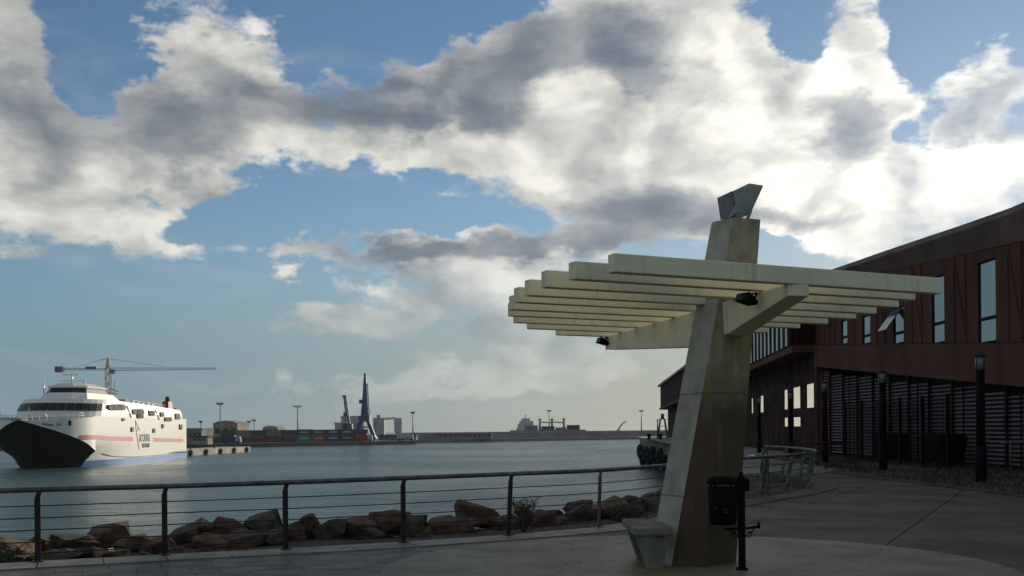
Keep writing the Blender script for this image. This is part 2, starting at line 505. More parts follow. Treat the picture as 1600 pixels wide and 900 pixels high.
def column_material(pale=0.0):
    """bare concrete, run with old rust and algae"""
    m = bpy.data.materials.new('stained concrete')
    m.use_nodes = True
    t = m.node_tree
    N = NT(t)
    b = t.nodes['Principled BSDF']
    tc = N.n('ShaderNodeTexCoord').outputs['Object']
    s = N.n('ShaderNodeSeparateXYZ')
    N.put(s.inputs[0], tc)
    z = s.outputs[2]
    base = N.mix(N.mr(N.noise(tc, 5, 8, 0.6), .3, .7), (0.34, 0.312, 0.225), (0.20, 0.182, 0.125))
    runs = N.noise(N.v('MULTIPLY', tc, (7, 7, 0.55)), 1.0, 5, 0.6)
    drift = N.m('ADD', z, N.m('MULTIPLY', N.m('SUBTRACT', N.m('ADD', N.m('MULTIPLY', N.noise(tc, 2.6, 5), .5), N.m('MULTIPLY', runs, .5)), 0.5), 1.7))
    algae = N.m('MULTIPLY', N.m('MULTIPLY', N.mr(drift, 1.9, 2.2), N.mr(drift, 3.6, 2.6)), N.mr(runs, .30, .60))
    base = N.mix(N.m('MULTIPLY', algae, .85), base, (0.23, 0.185, 0.06))
    rust = N.m('MULTIPLY', N.mr(drift, 2.55, 1.75), N.mr(runs, .15, .5, .55, 1.0))
    base = N.mix(N.m('MULTIPLY', rust, .92), base, (0.070, 0.036, 0.011))
    salt = N.m('MULTIPLY', N.m('MULTIPLY', N.mr(drift, 2.05, 2.3), N.mr(drift, 3.0, 2.5)), N.mr(N.noise(N.v('MULTIPLY', tc, (4, 4, 1.2)), 1.0, 6, 0.65), .52, .66))
    base = N.mix(N.m('MULTIPLY', salt, .8), base, (0.52, 0.49, 0.38))
    foot = N.mr(drift, 0.75, 0.5)
    base = N.mix(N.m('MULTIPLY', foot, .55), base, (0.06, 0.032, 0.017))
    base = N.mix(N.m('MULTIPLY', N.mr(runs, .58, .72), .45), base, (0.09, 0.07, 0.045))
    if pale:                    # the face turned to the open water is mixed paler
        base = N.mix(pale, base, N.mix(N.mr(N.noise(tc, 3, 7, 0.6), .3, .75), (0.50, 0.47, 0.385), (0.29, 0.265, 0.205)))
    N.put(b.inputs['Base Color'], base)
    b.inputs['Roughness'].default_value = 0.75
    for zj in (0.86, 2.12, 3.3):  # pour joints
        lj = N.mr(N.m('ABSOLUTE', N.m('SUBTRACT', N.m('ADD', z, N.m('MULTIPLY', N.noise(tc, 9, 2), .012)), zj)), 0.006, 0.016, 0.55, 0.0)
        base = N.mix(lj, base, (0.05, 0.04, 0.028))
    N.put(b.inputs['Base Color'], base)
    bn = N.n('ShaderNodeBump')
    bn.inputs['Strength'].default_value = 0.35
    bn.inputs['Distance'].default_value = 0.008
    N.put(bn.inputs['Height'], N.noise(tc, 38, 6, 0.65))
    N.put(b.inputs['Normal'], bn.outputs[0])
    return m


M['column'] = column_material()
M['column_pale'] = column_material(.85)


def water_material():
    m = bpy.data.materials.new('harbour water')
    m.use_nodes = True
    t = m.node_tree
    N = NT(t)
    b = t.nodes['Principled BSDF']
    tc = N.n('ShaderNodeTexCoord').outputs['Object']
    big = N.noise(tc, 0.012, 4, 0.55)
    N.put(b.inputs['Base Color'], N.mix(N.mr(big, .35, .65), (0.034, 0.084, 0.074), (0.045, 0.102, 0.088)))
    b.inputs['IOR'].default_value = 1.33
    N.put(b.inputs['Roughness'], N.mr(N.noise(tc, 0.02, 4), .35, .65, 0.20, 0.32))
    rot = N.n('ShaderNodeMapping')
    N.put(rot.inputs[0], tc)
    rot.inputs['Rotation'].default_value = (0, 0, math.radians(18))
    rot.inputs['Scale'].default_value = (0.55, 1.0, 1.0)
    h = N.m('ADD', N.m('MULTIPLY', N.noise(rot.outputs[0], 0.38, 5, 0.62), 1.0), N.m('MULTIPLY', N.noise(rot.outputs[0], 2.3, 4, 0.6), 0.32))
    bn = N.n('ShaderNodeBump')
    bn.inputs['Strength'].default_value = 1.0
    bn.inputs['Distance'].default_value = 0.9
    N.put(bn.inputs['Height'], h)
    N.put(b.inputs['Normal'], bn.outputs[0])
    return m


M['water'] = water_material()

# ================================================================ the setting
WZ = -4.6                       # water level


def sheet(name, poly, z, m):
    b = MB()
    b.add([(x, y, z) for x, y in poly], [list(range(len(poly)))])
    return struct(b.build(name, m))


def slab_poly(name, poly, z0, z1, m):
    b = MB()
    b.hexa([(x, y, z0) for x, y in poly], [(x, y, z1) for x, y in poly])
    return struct(b.build(name, m))


sheet('water', [(-2300, -400), (2300, -400), (2300, 2400), (-2300, 2400)], WZ, M['water'])

# edge of the promenade, from left to right, then round the corner by the quay
EDGE = [(-40, -1.5), (-12, 10.85), (-8.0, 12.6), (-6.2, 13.36), (-4.76, 14.0), (-3.23, 14.6), (-1.63, 15.3), (-.07, 16.2), (1.45, 17.31),
        (2.9, 19.3), (4.5, 22.2), (6.1, 24.5), (7.1, 25.9), (8.2, 27.9), (8.9, 30.0), (9.3, 32.5), (9.45, 35.2), (9.4, 38.0)]
PROM = EDGE + [(60, 38.0), (60, -40), (-40, -40)]
slab_poly('promenade', PROM, -0.6, -0.02, M['joint'])
prom = bpy.data.objects['promenade']
slab_poly('quay', [(8.6, 38.02), (13, 62), (17.5, 110), (23.2, 150), (21.2, 170), (48, 260), (140, 300), (140, 38.02)], -7, -0.1, M['quay'])
sheet('ground', [(60.05, -300), (900, -300), (900, 300), (140.05, 300), (140.05, 38), (60.05, 38)], -0.12, M['land'])
b = MB()
b.add([(13.2, 64, -.08), (21.5, 64, -.08), (33, 200, -.08), (24.5, 200, -.08)], [[0, 1, 2, 3]])
struct(b.build('quay_apron', M['apron']))


def clip(poly, cell):
    out = list(poly)
    n = len(cell)
    for i in range(n):
        a, c = cell[i], cell[(i + 1) % n]
        ex, ey = c[0] - a[0], c[1] - a[1]
        inp, out = out, []
        for j in range(len(inp)):
            p, q = inp[j - 1], inp[j]
            sp = ex * (p[1] - a[1]) - ey * (p[0] - a[0])
            sq = ex * (q[1] - a[1]) - ey * (q[0] - a[0])
            if (sp >= 0) != (sq >= 0):
                t = sp / (sp - sq)
                out.append((p[0] + (q[0] - p[0]) * t, p[1] + (q[1] - p[1]) * t))
            if sq >= 0:
                out.append(q)
        if len(out) < 3:
            return []
    return out


def area(p):
    return abs(sum(p[i - 1][0] * p[i][1] - p[i][0] * p[i - 1][1] for i in range(len(p)))) / 2


def lay(name, u, v, origin, du, dv, ranges, m, top, gap, region, stagger=0.0):
    for i in range(*ranges[0]):
        for j in range(*ranges[1]):
            o = (stagger * du if j % 2 else 0)
            c = []
            for (a, bb) in ((0, 0), (1, 0), (1, 1), (0, 1)):
                s = (i + a) * du + o + (gap if a == 0 else -gap)
                t = (j + bb) * dv + (gap if bb == 0 else -gap)
                c.append((origin[0] + u[0] * s + v[0] * t, origin[1] + u[1] * s + v[1] * t))
            cx, cy = sum(p[0] for p in c) / 4, sum(p[1] for p in c) / 4
            if not region(cx, cy):
                continue
            p = clip(INNER, c)
            if len(p) < 3 or area(p) < 0.15 * du * dv:
                continue
            b = MB()
            b.tf = None
            dz = random.uniform(-.002, .002)
            b.hexa([(x, y, -0.03) for x, y in p], [(x, y, top + dz) for x, y in p])
            b.build(name, m, prom)


def offset(poly, d):
    out = []
    for i, p in enumerate(poly):
        a, c = poly[max(i - 1, 0)], poly[min(i + 1, len(poly) - 1)]
        dx, dy = c[0] - a[0], c[1] - a[1]
        L = math.hypot(dx, dy)
        out.append((p[0] - dy / L * d, p[1] + dx / L * d))
    return out


IN1 = offset(EDGE, -0.62)
INNER = offset(EDGE, -0.63) + [(60, 38.0), (60, -40), (-40, -40)]
OUT0 = offset(EDGE, 0.06)
# pale edge stones along the railing
for i in range(1, len(EDGE) - 1):
    n = max(1, round(math.dist(EDGE[i], EDGE[i + 1]) / 0.8))
    for q in range(n):
        f0, f1 = (q + .008) / n, (q + .992) / n
        L = lambda P, f: (P[i][0] + (P[i + 1][0] - P[i][0]) * f, P[i][1] + (P[i + 1][1] - P[i][1]) * f)
        quad = [L(IN1, f0), L(IN1, f1), L(OUT0, f1), L(OUT0, f0)]
        b = MB()
        dz = random.uniform(-.003, .003)
        b.hexa([(x, y, -0.3) for x, y in quad], [(x, y, 0.022 + dz) for x, y in quad])
        b.build('edge_stone', M['edge'] if i < 9 else M['slab'], prom)
th_ = math.radians(23)
U_, V_ = (math.cos(th_), math.sin(th_)), (-math.sin(th_), math.cos(th_))
DISC = (2.15, 12.35, 3.72)
inview = lambda x, y: y > 10.8 and abs(x) < y * 0.56
lay('paver', U_, V_, (0, 12), 0.62, 0.42, ((-14, 6, 1), (-4, 9, 1)), M['paver'], 0.003, 0.004,
    lambda x, y: inview(x, y) and x < 1.2 and math.dist((x, y), DISC[:2]) > DISC[2] - .5, 0.5)
th2 = math.radians(-28)
U2, V2 = (math.cos(th2), math.sin(th2)), (-math.sin(th2), math.cos(th2))
lay('concrete_slab', U2, V2, (1, 12), 2.6, 2.6, ((-8, 12, 1), (-6, 14, 1)), M['slab'], 0.003, 0.012,
    lambda x, y: y > 9 and abs(x) < y * 0.62 + 1 and x > -2.5 and not (x < 0.6 and y < 15.5))
b = MB()
ring = [(DISC[0] + DISC[2] * math.cos(a * math.pi / 48), DISC[1] + DISC[2] * math.sin(a * math.pi / 48)) for a in range(96)]
b.hexa([(x, y, -0.01) for x, y in ring], [(x, y, 0.013) for x, y in ring])
b.build('plaza_disc', M['disc'], prom)

# ---------------------------------------------------------------- shore embankment with boulders
b = MB()
offs = [(-0.1, -0.10), (0.06, -0.09), (1.0, -0.10), (2.3, -0.15), (3.5, -0.26), (4.6, -1.1), (6.6, -3.0), (9.5, -5.6)]
rows = []
fine = []
for i in range(1, len(EDGE) - 1):
    n = max(1, round(math.dist(EDGE[i], EDGE[i + 1]) / 0.5))
    for q in range(n):
        f = q / n
        fine.append((EDGE[i][0] + (EDGE[i + 1][0] - EDGE[i][0]) * f, EDGE[i][1] + (EDGE[i + 1][1] - EDGE[i][1]) * f))
fine.append(EDGE[-1])
for d, z in offs:
    rows.append([(x, y, z + (0.05 * pfract(Vector((x * .9, y * .9, d)), 1, 2, 4) if d > .5 else 0)) for x, y in offset(fine, d)])
nf = len(fine)
b.add([p for r in rows for p in r], [[k * nf + i, k * nf + i + 1, (k + 1) * nf + i + 1, (k + 1) * nf + i] for k in range(len(rows) - 1) for i in range(nf - 1)], True)
shore = struct(b.build('shore_embankment', M['dirt']))


def boulder(seed):
    rnd = random.Random(seed)
    bm = bmesh.new()
    for _ in range(15):
        v = Vector((rnd.gauss(0, 1), rnd.gauss(0, 1), rnd.gauss(0, 1))).normalized()
        v = Vector((max(-.78, min(.78, v.x)), max(-.8, min(.8, v.y)), max(-.72, min(.72, v.z)))) * rnd.uniform(.92, 1.08)
        bm.verts.new(v)
    r = bmesh.ops.convex_hull(bm, input=bm.verts)
    bmesh.ops.delete(bm, geom=[e for e in r['geom_interior'] if isinstance(e, bmesh.types.BMVert)], context='VERTS')
    bmesh.ops.bevel(bm, geom=bm.edges[:], offset=0.055, segments=2, affect='EDGES', profile=0.6, clamp_overlap=True)
    bmesh.ops.remove_doubles(bm, verts=bm.verts, dist=0.01)
    bmesh.ops.recalc_face_normals(bm, faces=bm.faces)
    bmesh.ops.triangulate(bm, faces=bm.faces)
    bmesh.ops.subdivide_edges(bm, edges=bm.edges[:], cuts=1)
    for v in bm.verts:
        if v.co.length > 1.08:
            v.co *= 1.08 / v.co.length
        v.co += v.co.normalized() * 0.11 * pfract(v.co * 1.9 + Vector((seed, 0, 0)), 1, 2, 4)
    me = bpy.data.meshes.new('rock')
    bm.to_mesh(me)
    bm.free()
    for p in me.polygons:
        p.use_smooth = True
    me.set_sharp_from_angle(angle=math.radians(24))
    return me


rock_meshes = []
for s in range(12):
    me = boulder(s + 3)
    me.materials.append([M['rock'], M['rock2'], M['rock3'], M['rock']][s % 4])
    rock_meshes.append(me)


def rock(x, y, z, sx, sy, sz, rz, k):
    o = bpy.data.objects.new('rock', rock_meshes[k % len(rock_meshes)])
    col.objects.link(o)
    o.parent = shore
    o.location = (x, y, z)
    o.scale = (sx, sy, sz)
    o.rotation_euler = (random.uniform(-.25, .25), random.uniform(-.25, .25), rz)
    ORG[o] = Vector((x, y, z))


# the row of big boulders seen over the railing's foot (photo grid: centre, top, half width; depth behind the rail)
BIG = [(15, 842, 46, 1.5), (62, 836, 34, 2.0), (110, 836, 36, 2.2), (165, 814, 34, 3.0), (140, 852, 34, 1.0), (90, 858, 40, .8), (205, 836, 30, 2.0), (245, 842, 28, 1.5), (285, 822, 30, 2.6), (312, 812, 22, 3.0),
       (352, 808, 36, 2.9), (412, 801, 38, 3.2), (330, 836, 34, 1.8), (378, 830, 34, 1.9), (425, 828, 28, 2.0), (270, 852, 22, 1.1), (482, 803, 30, 2.9), (520, 812, 26, 2.6), (556, 808, 34, 2.8), (605, 797, 38, 3.0), (645, 803, 30, 2.6),
       (690, 806, 28, 2.5), (747, 784, 40, 3.2), (722, 806, 30, 2.5), (788, 803, 26, 2.6), (850, 799, 22, 2.8), (905, 788, 24, 3.0), (950, 781, 34, 3.1), (985, 789, 22, 2.8), (1015, 778, 22, 3.1), (875, 806, 16, 2.5), (505, 826, 18, 2.4), (580, 824, 20, 2.4), (660, 822, 18, 2.4),
       (30, 866, 22, .75), (232, 862, 16, .8), (185, 858, 18, .9), (455, 818, 24, 2.5), (320, 856, 14, .9)]


def edge_depth(px):
    t = (px - 800) / 1600
    for i in range(len(EDGE) - 1):
        (x0, y0), (x1, y1) = EDGE[i], EDGE[i + 1]
        a, c = x0 - t * y0, x1 - t * y1
        if a <= 0 <= c and y0 > 0:
            f = a / (a - c)
            return y0 + (y1 - y0) * f
    return 13


for i, (px, py, hw, back) in enumerate(BIG):
    Y = edge_depth(px) + back
    p = at(px, py, Y)
    w = hw / 1600 * Y * 1.2
    zb = -.14 if back < 2.4 else -.22
    hz = max(0.13, (p.z - zb) / 2 + .07)
    rock(p.x, Y, p.z - hz * .74, w, w * random.uniform(.8, 1.1), hz, random.uniform(0, 6.3), i * 5 + i // 3)
for k in range(90):              # smaller boulders wedged along the crest
    i = random.randrange(0, nf - 1)
    d = random.uniform(2.0, 3.3)
    x, y = offset(fine, d)[i]
    if y < 9 or abs(x) > y * .58:
        continue
    s = random.uniform(.16, .34)
    rock(x, y, -.16 + random.uniform(-.05, .10), s * random.uniform(1.0, 1.6), s, s * random.uniform(.6, .85), random.uniform(0, 6.3), k * 7)
for k in range(120):             # the slope down to the water
    i = random.randrange(0, nf - 1)
    d = random.uniform(2.6, 8.5)
    x, y = offset(fine, d)[i]
    if y < 9 or abs(x) > y * .62:
        continue
    z = -0.45 - max(0, d - 2.6) * .72
    s = random.uniform(.35, .75)
    rock(x, y, z, s * random.uniform(.9, 1.4), s, s * random.uniform(.6, .9), random.uniform(0, 6.3), k)
for k in range(46):              # small stones on the dirt shelf
    i = random.randrange(0, nf - 1)
    d = random.uniform(.35, 2.0)
    x, y = offset(fine, d)[i]
    if abs(x) > y * .55:
        continue
    s = random.uniform(.04, .15)
    rock(x, y, -0.12 - d * .06, s * 1.3, s, s * .8, random.uniform(0, 6.3), k)

# ================================================================ pergola
pg = thing('pergola', 'cream slatted concrete canopy on a leaning stained concrete column', 'pergola', (2.3, 12.9, 0))
base_ = [(1.71, 12.95), (1.92, 12.47), (2.30, 12.33), (2.78, 12.77), (2.74, 13.4), (1.95, 13.5)]
top_ = [(2.535, 12.88), (2.745, 12.605), (2.765, 12.60), (3.117, 12.74), (3.09, 13.2), (2.62, 13.3)]
ZT = 4.28
rings = []
for z in (-0.03, 0.55, 1.55, 2.93, ZT):
    f = max(0, z) / ZT
    rings.append([(a[0] + (c[0] - a[0]) * f, a[1] + (c[1] - a[1]) * f, z) for a, c in zip(base_, top_)])
b = MB()
b.loft(rings)
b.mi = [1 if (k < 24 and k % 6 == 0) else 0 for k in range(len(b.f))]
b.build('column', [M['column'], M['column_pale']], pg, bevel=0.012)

TH = math.radians(25.3)
PU, PN = Vector((math.cos(TH), math.sin(TH), 0)), Vector((-math.sin(TH), math.cos(TH), 0))
SL = [(1.07, 11.07), (.66, 11.66), (.40, 12.22), (.18, 12.96), (.07, 13.67), (-.01, 14.47), (-.03, 15.36), (.05, 16.29), (.26, 17.35), (.78, 18.58)]
SR = [(5.6, 13.39), (5.63, 13.92), (5.71, 14.73), (5.68, 15.47), (5.59, 16.36), (5.41, 17.04), (5.15, 17.78), (4.78, 18.45), (4.35, 19.1), (3.6, 19.6)]
KS = 0.90
ZS = 3.23                       # underside of the slats
SH, SW = 0.185, 0.13
for i in range(10):
    n = 8.62 + .60 * i + .0093 * i * i
    # keep each measured end on its sight line while the slat lies on its own parallel
    uL = (Vector((*SL[i], 0)) * KS).dot(PU) + .07
    uR = (Vector((*SR[i], 0)) * KS).dot(PU) - .08
    c = PN * n
    b = MB()
    q = [c + PU * uL, c + PU * uR, c + PU * uR + PN * SW, c + PU * uL + PN * SW]
    dz = random.uniform(-.003, .006)
    q = [p + PU * random.uniform(-.008, .008) for p in q]
    b.hexa([Vector((p.x, p.y, ZS + dz)) for p in q], [Vector((p.x, p.y, ZS + SH + dz)) for p in q])
    b.build('slat', M['paint_cream'], pg, bevel=0.010)
# tapered beam under the slats, through the head of the column
F0, B0, C0 = Vector((3.09, 11.00, 0)), Vector((1.70, 17.16, 0)), Vector((2.72, 12.86, 0))


def beam_ring(p, w, zb, zt, d):
    s = Vector((d.y, -d.x, 0)) * (w / 2)
    return [Vector((p.x - s.x, p.y - s.y, zb)), Vector((p.x + s.x, p.y + s.y, zb)), Vector((p.x + s.x, p.y + s.y, zt)), Vector((p.x - s.x, p.y - s.y, zt))]


dB = (B0 - F0).normalized()
b = MB()
b.loft([beam_ring(F0, .25, 3.10, ZS - .004, dB), beam_ring(F0 + dB * 1.45, .30, 2.83, ZS - .004, dB), beam_ring(C0 + dB * .75, .30, 2.76, ZS - .004, dB), beam_ring(B0, .26, 3.01, ZS - .004, dB)])
b.build('beam', M['paint_cream'], pg, bevel=0.010)


def spotlight(p, yaw, label):
    t = thing('spotlight', label, 'spotlight', p, 'spotlights under the canopy')
    R = Matrix.Rotation(yaw, 3, 'Z') @ Matrix.Rotation(math.radians(-24), 3, 'X')
    tf = lambda v: Vector(p) + R @ (v * .8)
    b = MB(tf)
    b.hexa([(-.13, -.10, -.06), (.13, -.10, -.06), (.10, .08, -.035), (-.10, .08, -.035)], [(-.13, -.10, .06), (.13, -.10, .06), (.10, .08, .04), (-.10, .08, .04)])
    for k in range(4):
        b.box(-.1, .1, .08 + k * .012, .085 + k * .012, -.03, .03)
    b.build('housing', M['black_iron'], t, bevel=.006)
    b = MB(tf)
    b.box(-.115, .115, -.106, -.1015, -.05, .05)
    b.build('lens', M['ship_glass'], t)
    b = MB(tf)
    b.bar((-.14, 0, 0), (-.14, .02, .10), .012, .03)
    b.bar((.14, 0, 0), (.14, .02, .10), .012, .03)
    b.bar((-.146, .02, .10), (.146, .02, .10), .03, .012)
    b.build('bracket', M['black_iron'], t)


p1 = F0 + dB * .62 + Vector((-dB.y, dB.x, 0)) * .30
spotlight((p1.x, p1.y, 3.13), math.radians(-60), 'black spotlight under the canopy beam, near its front end')
p2 = B0 - dB * .12 + Vector((-dB.y, dB.x, 0)) * .16
spotlight((p2.x - .05, p2.y, 3.13), math.radians(-75), 'black spotlight at the far left end of the canopy beam')

# floodlight on the column head
fl = thing('floodlight', 'grey angular floodlight housing on top of the stained column', 'floodlight', (2.86, 12.9, ZT))
fo = Vector((2.86, 12.9, ZT))
R = Matrix.Rotation(math.radians(16), 3, 'Z')
tf = lambda v: fo + R @ v
b = MB(tf)
prof = [(-.16, .335), (.06, .445), (.26, .43), (.075, .06), (-.115, .045)]
b.hexa([(x, -.21, z) for x, z in prof], [(x * .92 + .01, .21, z) for x, z in prof])
M['flood'] = mat('grey cast aluminium', (0.30, 0.31, 0.29), 0.45, (0.22, 0.225, 0.21), 3, metal=.3)
b.build('housing', M['flood'], fl, bevel=.012)
b = MB(tf)
b.hexa([(-.165, -.19, .34), (-.165, .19, .34), (-.12, .19, .06), (-.12, -.19, .06)], [(-.178, -.19, .335), (-.178, .19, .335), (-.133, .19, .055), (-.133, -.19, .055)])
b.build('lens', M['lamp_glass'], fl)
b = MB(tf)
b.prism([(-.12, -.235, .19), (-.15, -.235, .16), (-.255, -.235, -.005), (-.235, -.235, -.01), (-.13, -.235, .07), (-.07, -.235, .08)], (0, .012, 0))
b.build('bracket', M['flood'], fl)
b = MB(tf)
b.prism([(.02, .225, .16), (.05, .225, .15), (.10, .225, .0), (.04, .225, -.01)], (0, .012, 0))
b.build('bracket', M['flood'], fl)
b = MB(tf)
b.prism([(.05, -.225, .10), (.09, -.225, .10), (.045, -.225, -.005), (0.0, -.225, -.005)], (0, .012, 0))
b.build('bracket', M['flood'], fl)
b = MB(tf)
b.cone((-.06, 0, -.01), (-.06, 0, .07), .022, .022)
b.cone((-.06, 0, .02), (-.06, 0, .05), .036, .036, 6)
b.build('bolt', M['metal_dark'], fl)

# bench beside the column
bn_ = thing('bench', 'grey concrete bench with tapered legs at the foot of the column', 'bench', (1.66, 12.8, 0))
b = MB()
b.box(1.43, 1.885, 12.12, 13.42, .42, .51)
b.build('seat', M['concrete_bench'], bn_, bevel=.014)
for y0 in (12.2, 13.14):
    b = MB()
    b.prism([(1.46, y0, .419), (1.86, y0, .419), (1.795, y0, .012), (1.60, y0, .012)], (0, .13, 0))
    b.build('leg', M['concrete_bench'], bn_, bevel=.01)

# litter bin on an ornamental post
lb = thing('litter_bin', 'black iron litter bin hanging on a post with scrolled arms', 'litter bin', (2.70, 12.08, 0.013))
px_, py_ = 2.70, 12.08
b = MB()
b.box(px_ - .036, px_ + .036, py_ - .036, py_ + .036, .013, 1.10)
b.cone((px_, py_, 1.10), (px_, py_, 1.13), .055, .03, 8)
b.cone((px_, py_, 1.13), (px_, py_, 1.165), .022, .022, 8)
b.box(px_ - .06, px_ + .06, py_ - .06, py_ + .06, .012, .04)
b.box(px_ - .07, px_ + .085, py_ - .04, py_ + .04, .94, 1.09)
b.build('post', M['black_iron'], lb, bevel=.004)
b = MB()
cx = 2.485
rr = [(.55, .135), (.58, .155), (.78, .168), (.985, .178)]
b.loft([[(cx + r * math.cos(2 * math.pi * k / 20), py_ + .02 + r * math.sin(2 * math.pi * k / 20), z) for k in range(20)] for z, r in rr], True, True)
bc = b.build('bin_body', M['black_iron'], lb)
b = MB()
b.loft([[(cx + r * math.cos(2 * math.pi * k / 20), py_ + .02 + r * math.sin(2 * math.pi * k / 20), z) for k in range(20)] for z, r in ((1.03, .185), (1.065, .195), (1.10, .17), (1.115, .06))], True, True)
for k in range(4):
    a = math.pi / 4 + k * math.pi / 2
    b.cone((cx + .165 * math.cos(a), py_ + .02 + .165 * math.sin(a), .985), (cx + .165 * math.cos(a), py_ + .02 + .165 * math.sin(a), 1.04), .012, .012, 6)
b.build('hood', M['black_iron'], lb)
b = MB()
b.torus((cx - .01, py_ - .165, .72), (0, 1, 0), .022, .006, 14, 6)
M['steel_clip'] = mat('worn steel clip', (0.07, 0.07, 0.068), 0.4, metal=.7)
b.build('clip', M['steel_clip'], lb)
b = MB()
b.cone((cx - .12, py_ - .10, .755), (cx - .12, py_ - .135, .755), .009, .009, 8)
b.build('rivet', M['steel_clip'], lb)
for s in (-1, 1):
    b = MB()
    b.bar((px_ + s * .036, py_, .50), (px_ + s * .20, py_, .52 if s > 0 else .495), .022, .03)
    if s > 0:
        b.cone((px_ + .20, py_, .50), (px_ + .20, py_, .575), .02, .014, 8)
    pts = []
    for k in range(15):
        a = k / 14 * 1.75 * math.pi
        r = .052 * (1 - k / 20)
        pts.append((px_ + s * (.085 - r * math.cos(a)), py_, .44 - r * math.sin(a)))
    b.tube([(px_ + s * .15, py_, .505), (px_ + s * .13, py_, .47)] + [(px_ + s * .036, py_, .40)] + pts, .007, 6)
    b.build('scroll_arm', M['black_iron'], lb)

# ================================================================ railings
RP = [(-8.0, 12.6), (-6.2, 13.36), (-4.76, 14.0), (-3.23, 14.55), (-1.63, 15.24), (-.07, 16.2), (1.45, 17.31), (2.9, 19.3), (4.5, 22.2), (6.1, 24.5)]
RH = [.96, .96, .955, .965, .98, .985, .985, .985, .98, .98]


def smooth_path(pts, n=6):
    out = []
    P = [Vector(p) for p in pts]
    for i in range(len(P) - 1):
        p0, p1, p2, p3 = P[max(i - 1, 0)], P[i], P[i + 1], P[min(i + 2, len(P) - 1)]
        for k in range(n):
            t = k / n
            out.append(.5 * ((2 * p1) + (p2 - p0) * t + (2 * p0 - 5 * p1 + 4 * p2 - p3) * t * t + (3 * p1 - p0 - 3 * p2 + p3) * t ** 3))
    out.append(P[-1])
    return out


rl = thing('promenade_railing', 'long dark metal railing with thin wires along the seafront', 'railing', (-3.2, 14.6, 0))
path = smooth_path([(-18, 8.2, .96)] + [(x, y, h) for (x, y), h in zip(RP, RH)])
b = MB()
b.tube(path, .036, 10)
b.build('top_rail', M['rail_grey'], rl)
for i, ((x, y), h) in enumerate(zip(RP, RH)):
    a, c = RP[max(i - 1, 0)], RP[min(i + 1, len(RP) - 1)]
    d = Vector((c[0] - a[0], c[1] - a[1], 0)).normalized()
    nrm = Vector((-d.y, d.x, 0))
    b = MB()
    lean = 0.0 if i < 5 else .05
    p0, p1 = Vector((x, y, 0.0)), Vector((x, y, h - .10)) + d * lean
    b.bar(p0, p1, .075, .022, up=nrm)
    b.bar(p1 - Vector((0, 0, .004)), Vector((x, y, h - .02)) + d * (lean + .025), .06, .022, up=nrm)
    b.bar(p0 + Vector((0, 0, .018)), p0 + Vector((0, 0, .034)), .14, .14, up=nrm)
    b.build('post', M['rail_grey'] if i > 5 else M['metal_dark'], rl, bevel=.003)
for k, fz in enumerate((.78, .615, .45, .29, .135)):
    b = MB()
    pts = smooth_path([(-18, 8.2, fz * .96)] + [(x, y, h * fz) for (x, y), h in zip(RP, RH)], 4)
    b.tube(pts, .008, 6)
    b.build('wire', M['metal_dark'], rl)

CP = [(6.1, 24.5), (7.1, 25.9), (8.2, 27.9), (8.9, 30.0), (9.3, 32.5), (9.45, 35.2), (9.4, 38.0)]
cr = thing('corner_railing', 'worn pale railing with leaning double posts curving round the quay corner', 'railing', (8.2, 27.9, 0))
path = smooth_path([(x, y, .98) for x, y in CP])
b = MB()
b.tube(path, .036, 8)
b.build('top_rail', M['rail_pale'], cr)
for i, (x, y) in enumerate(CP):
    a, c = CP[max(i - 1, 0)], CP[min(i + 1, len(CP) - 1)]
    d = Vector((c[0] - a[0], c[1] - a[1], 0)).normalized()
    nrm = Vector((-d.y, d.x, 0))
    for s in (-1, 1):
        b = MB()
        b.bar(Vector((x, y, .01)) + d * .05 * s + nrm * .17, Vector((x, y, .60)) + d * .05 * s + nrm * .10, .075, .018, up=d)
        b.bar(Vector((x, y, .596)) + d * .05 * s + nrm * .10, Vector((x, y, .985)) + d * .05 * s, .075, .018, up=d)
        b.build('post', M['rail_pale'], cr)
for fz in (.78, .6, .42, .24):
    b = MB()
    pts = [p + Vector((-.0, 0, 0)) for p in smooth_path([(x - .12 * (1 - fz), y + .1 * (1 - fz), .98 * fz) for x, y in CP], 5)]
    b.tube(pts, .013, 6)
    b.build('rail', M['rail_pale'], cr)
dr = thing('quay_railing', 'dark thin railing running from the quay corner towards the red building', 'railing', (11, 39, 0))
QP = [(9.5, 38.2), (11.6, 39.6), (13.7, 41.0)]
b = MB()
b.tube([(x, y, 1.03) for x, y in QP], .03, 8)
b.build('top_rail', M['metal_dark'], dr)
for x, y in QP:
    b = MB()
    b.bar((x, y, -.1), (x, y, 1.02), .05, .05)
    b.build('post', M['metal_dark'], dr)
for fz in (.3, .55, .8):
    b = MB()
    b.tube([(x, y, fz) for x, y in QP], .012, 6)
    b.build('wire', M['metal_dark'], dr)

# ================================================================ terminal building
XF = 18.3
Y0, Y1 = 24.0, 61.6
zb = lambda y: 3.05 + .0896 * (y - 36.6)
zs = lambda y: 4.86 + .079 * (y - 39.4)


def lerp_tab(tab, y):
    for (a, va), (c, vc) in zip(tab, tab[1:]):
        if y <= c:
            return va + (vc - va) * (y - a) / (c - a)
    return tab[-1][1]


ROOF = [(20, 9.3), (34, 9.46), (36.6, 9.44), (38, 9.46), (40.84, 9.63), (48, 10.0), (55.8, 10.36), (61.7, 10.62)]
zr = lambda y: lerp_tab(ROOF, y)
zf = lambda y: zr(y) - (1.35 - .8 * (y - 30) / 32)
tb = thing('terminal_building', 'dark red clad harbour terminal with tall slit windows and louvred ground floor', 'building', (XF, 45, 0))


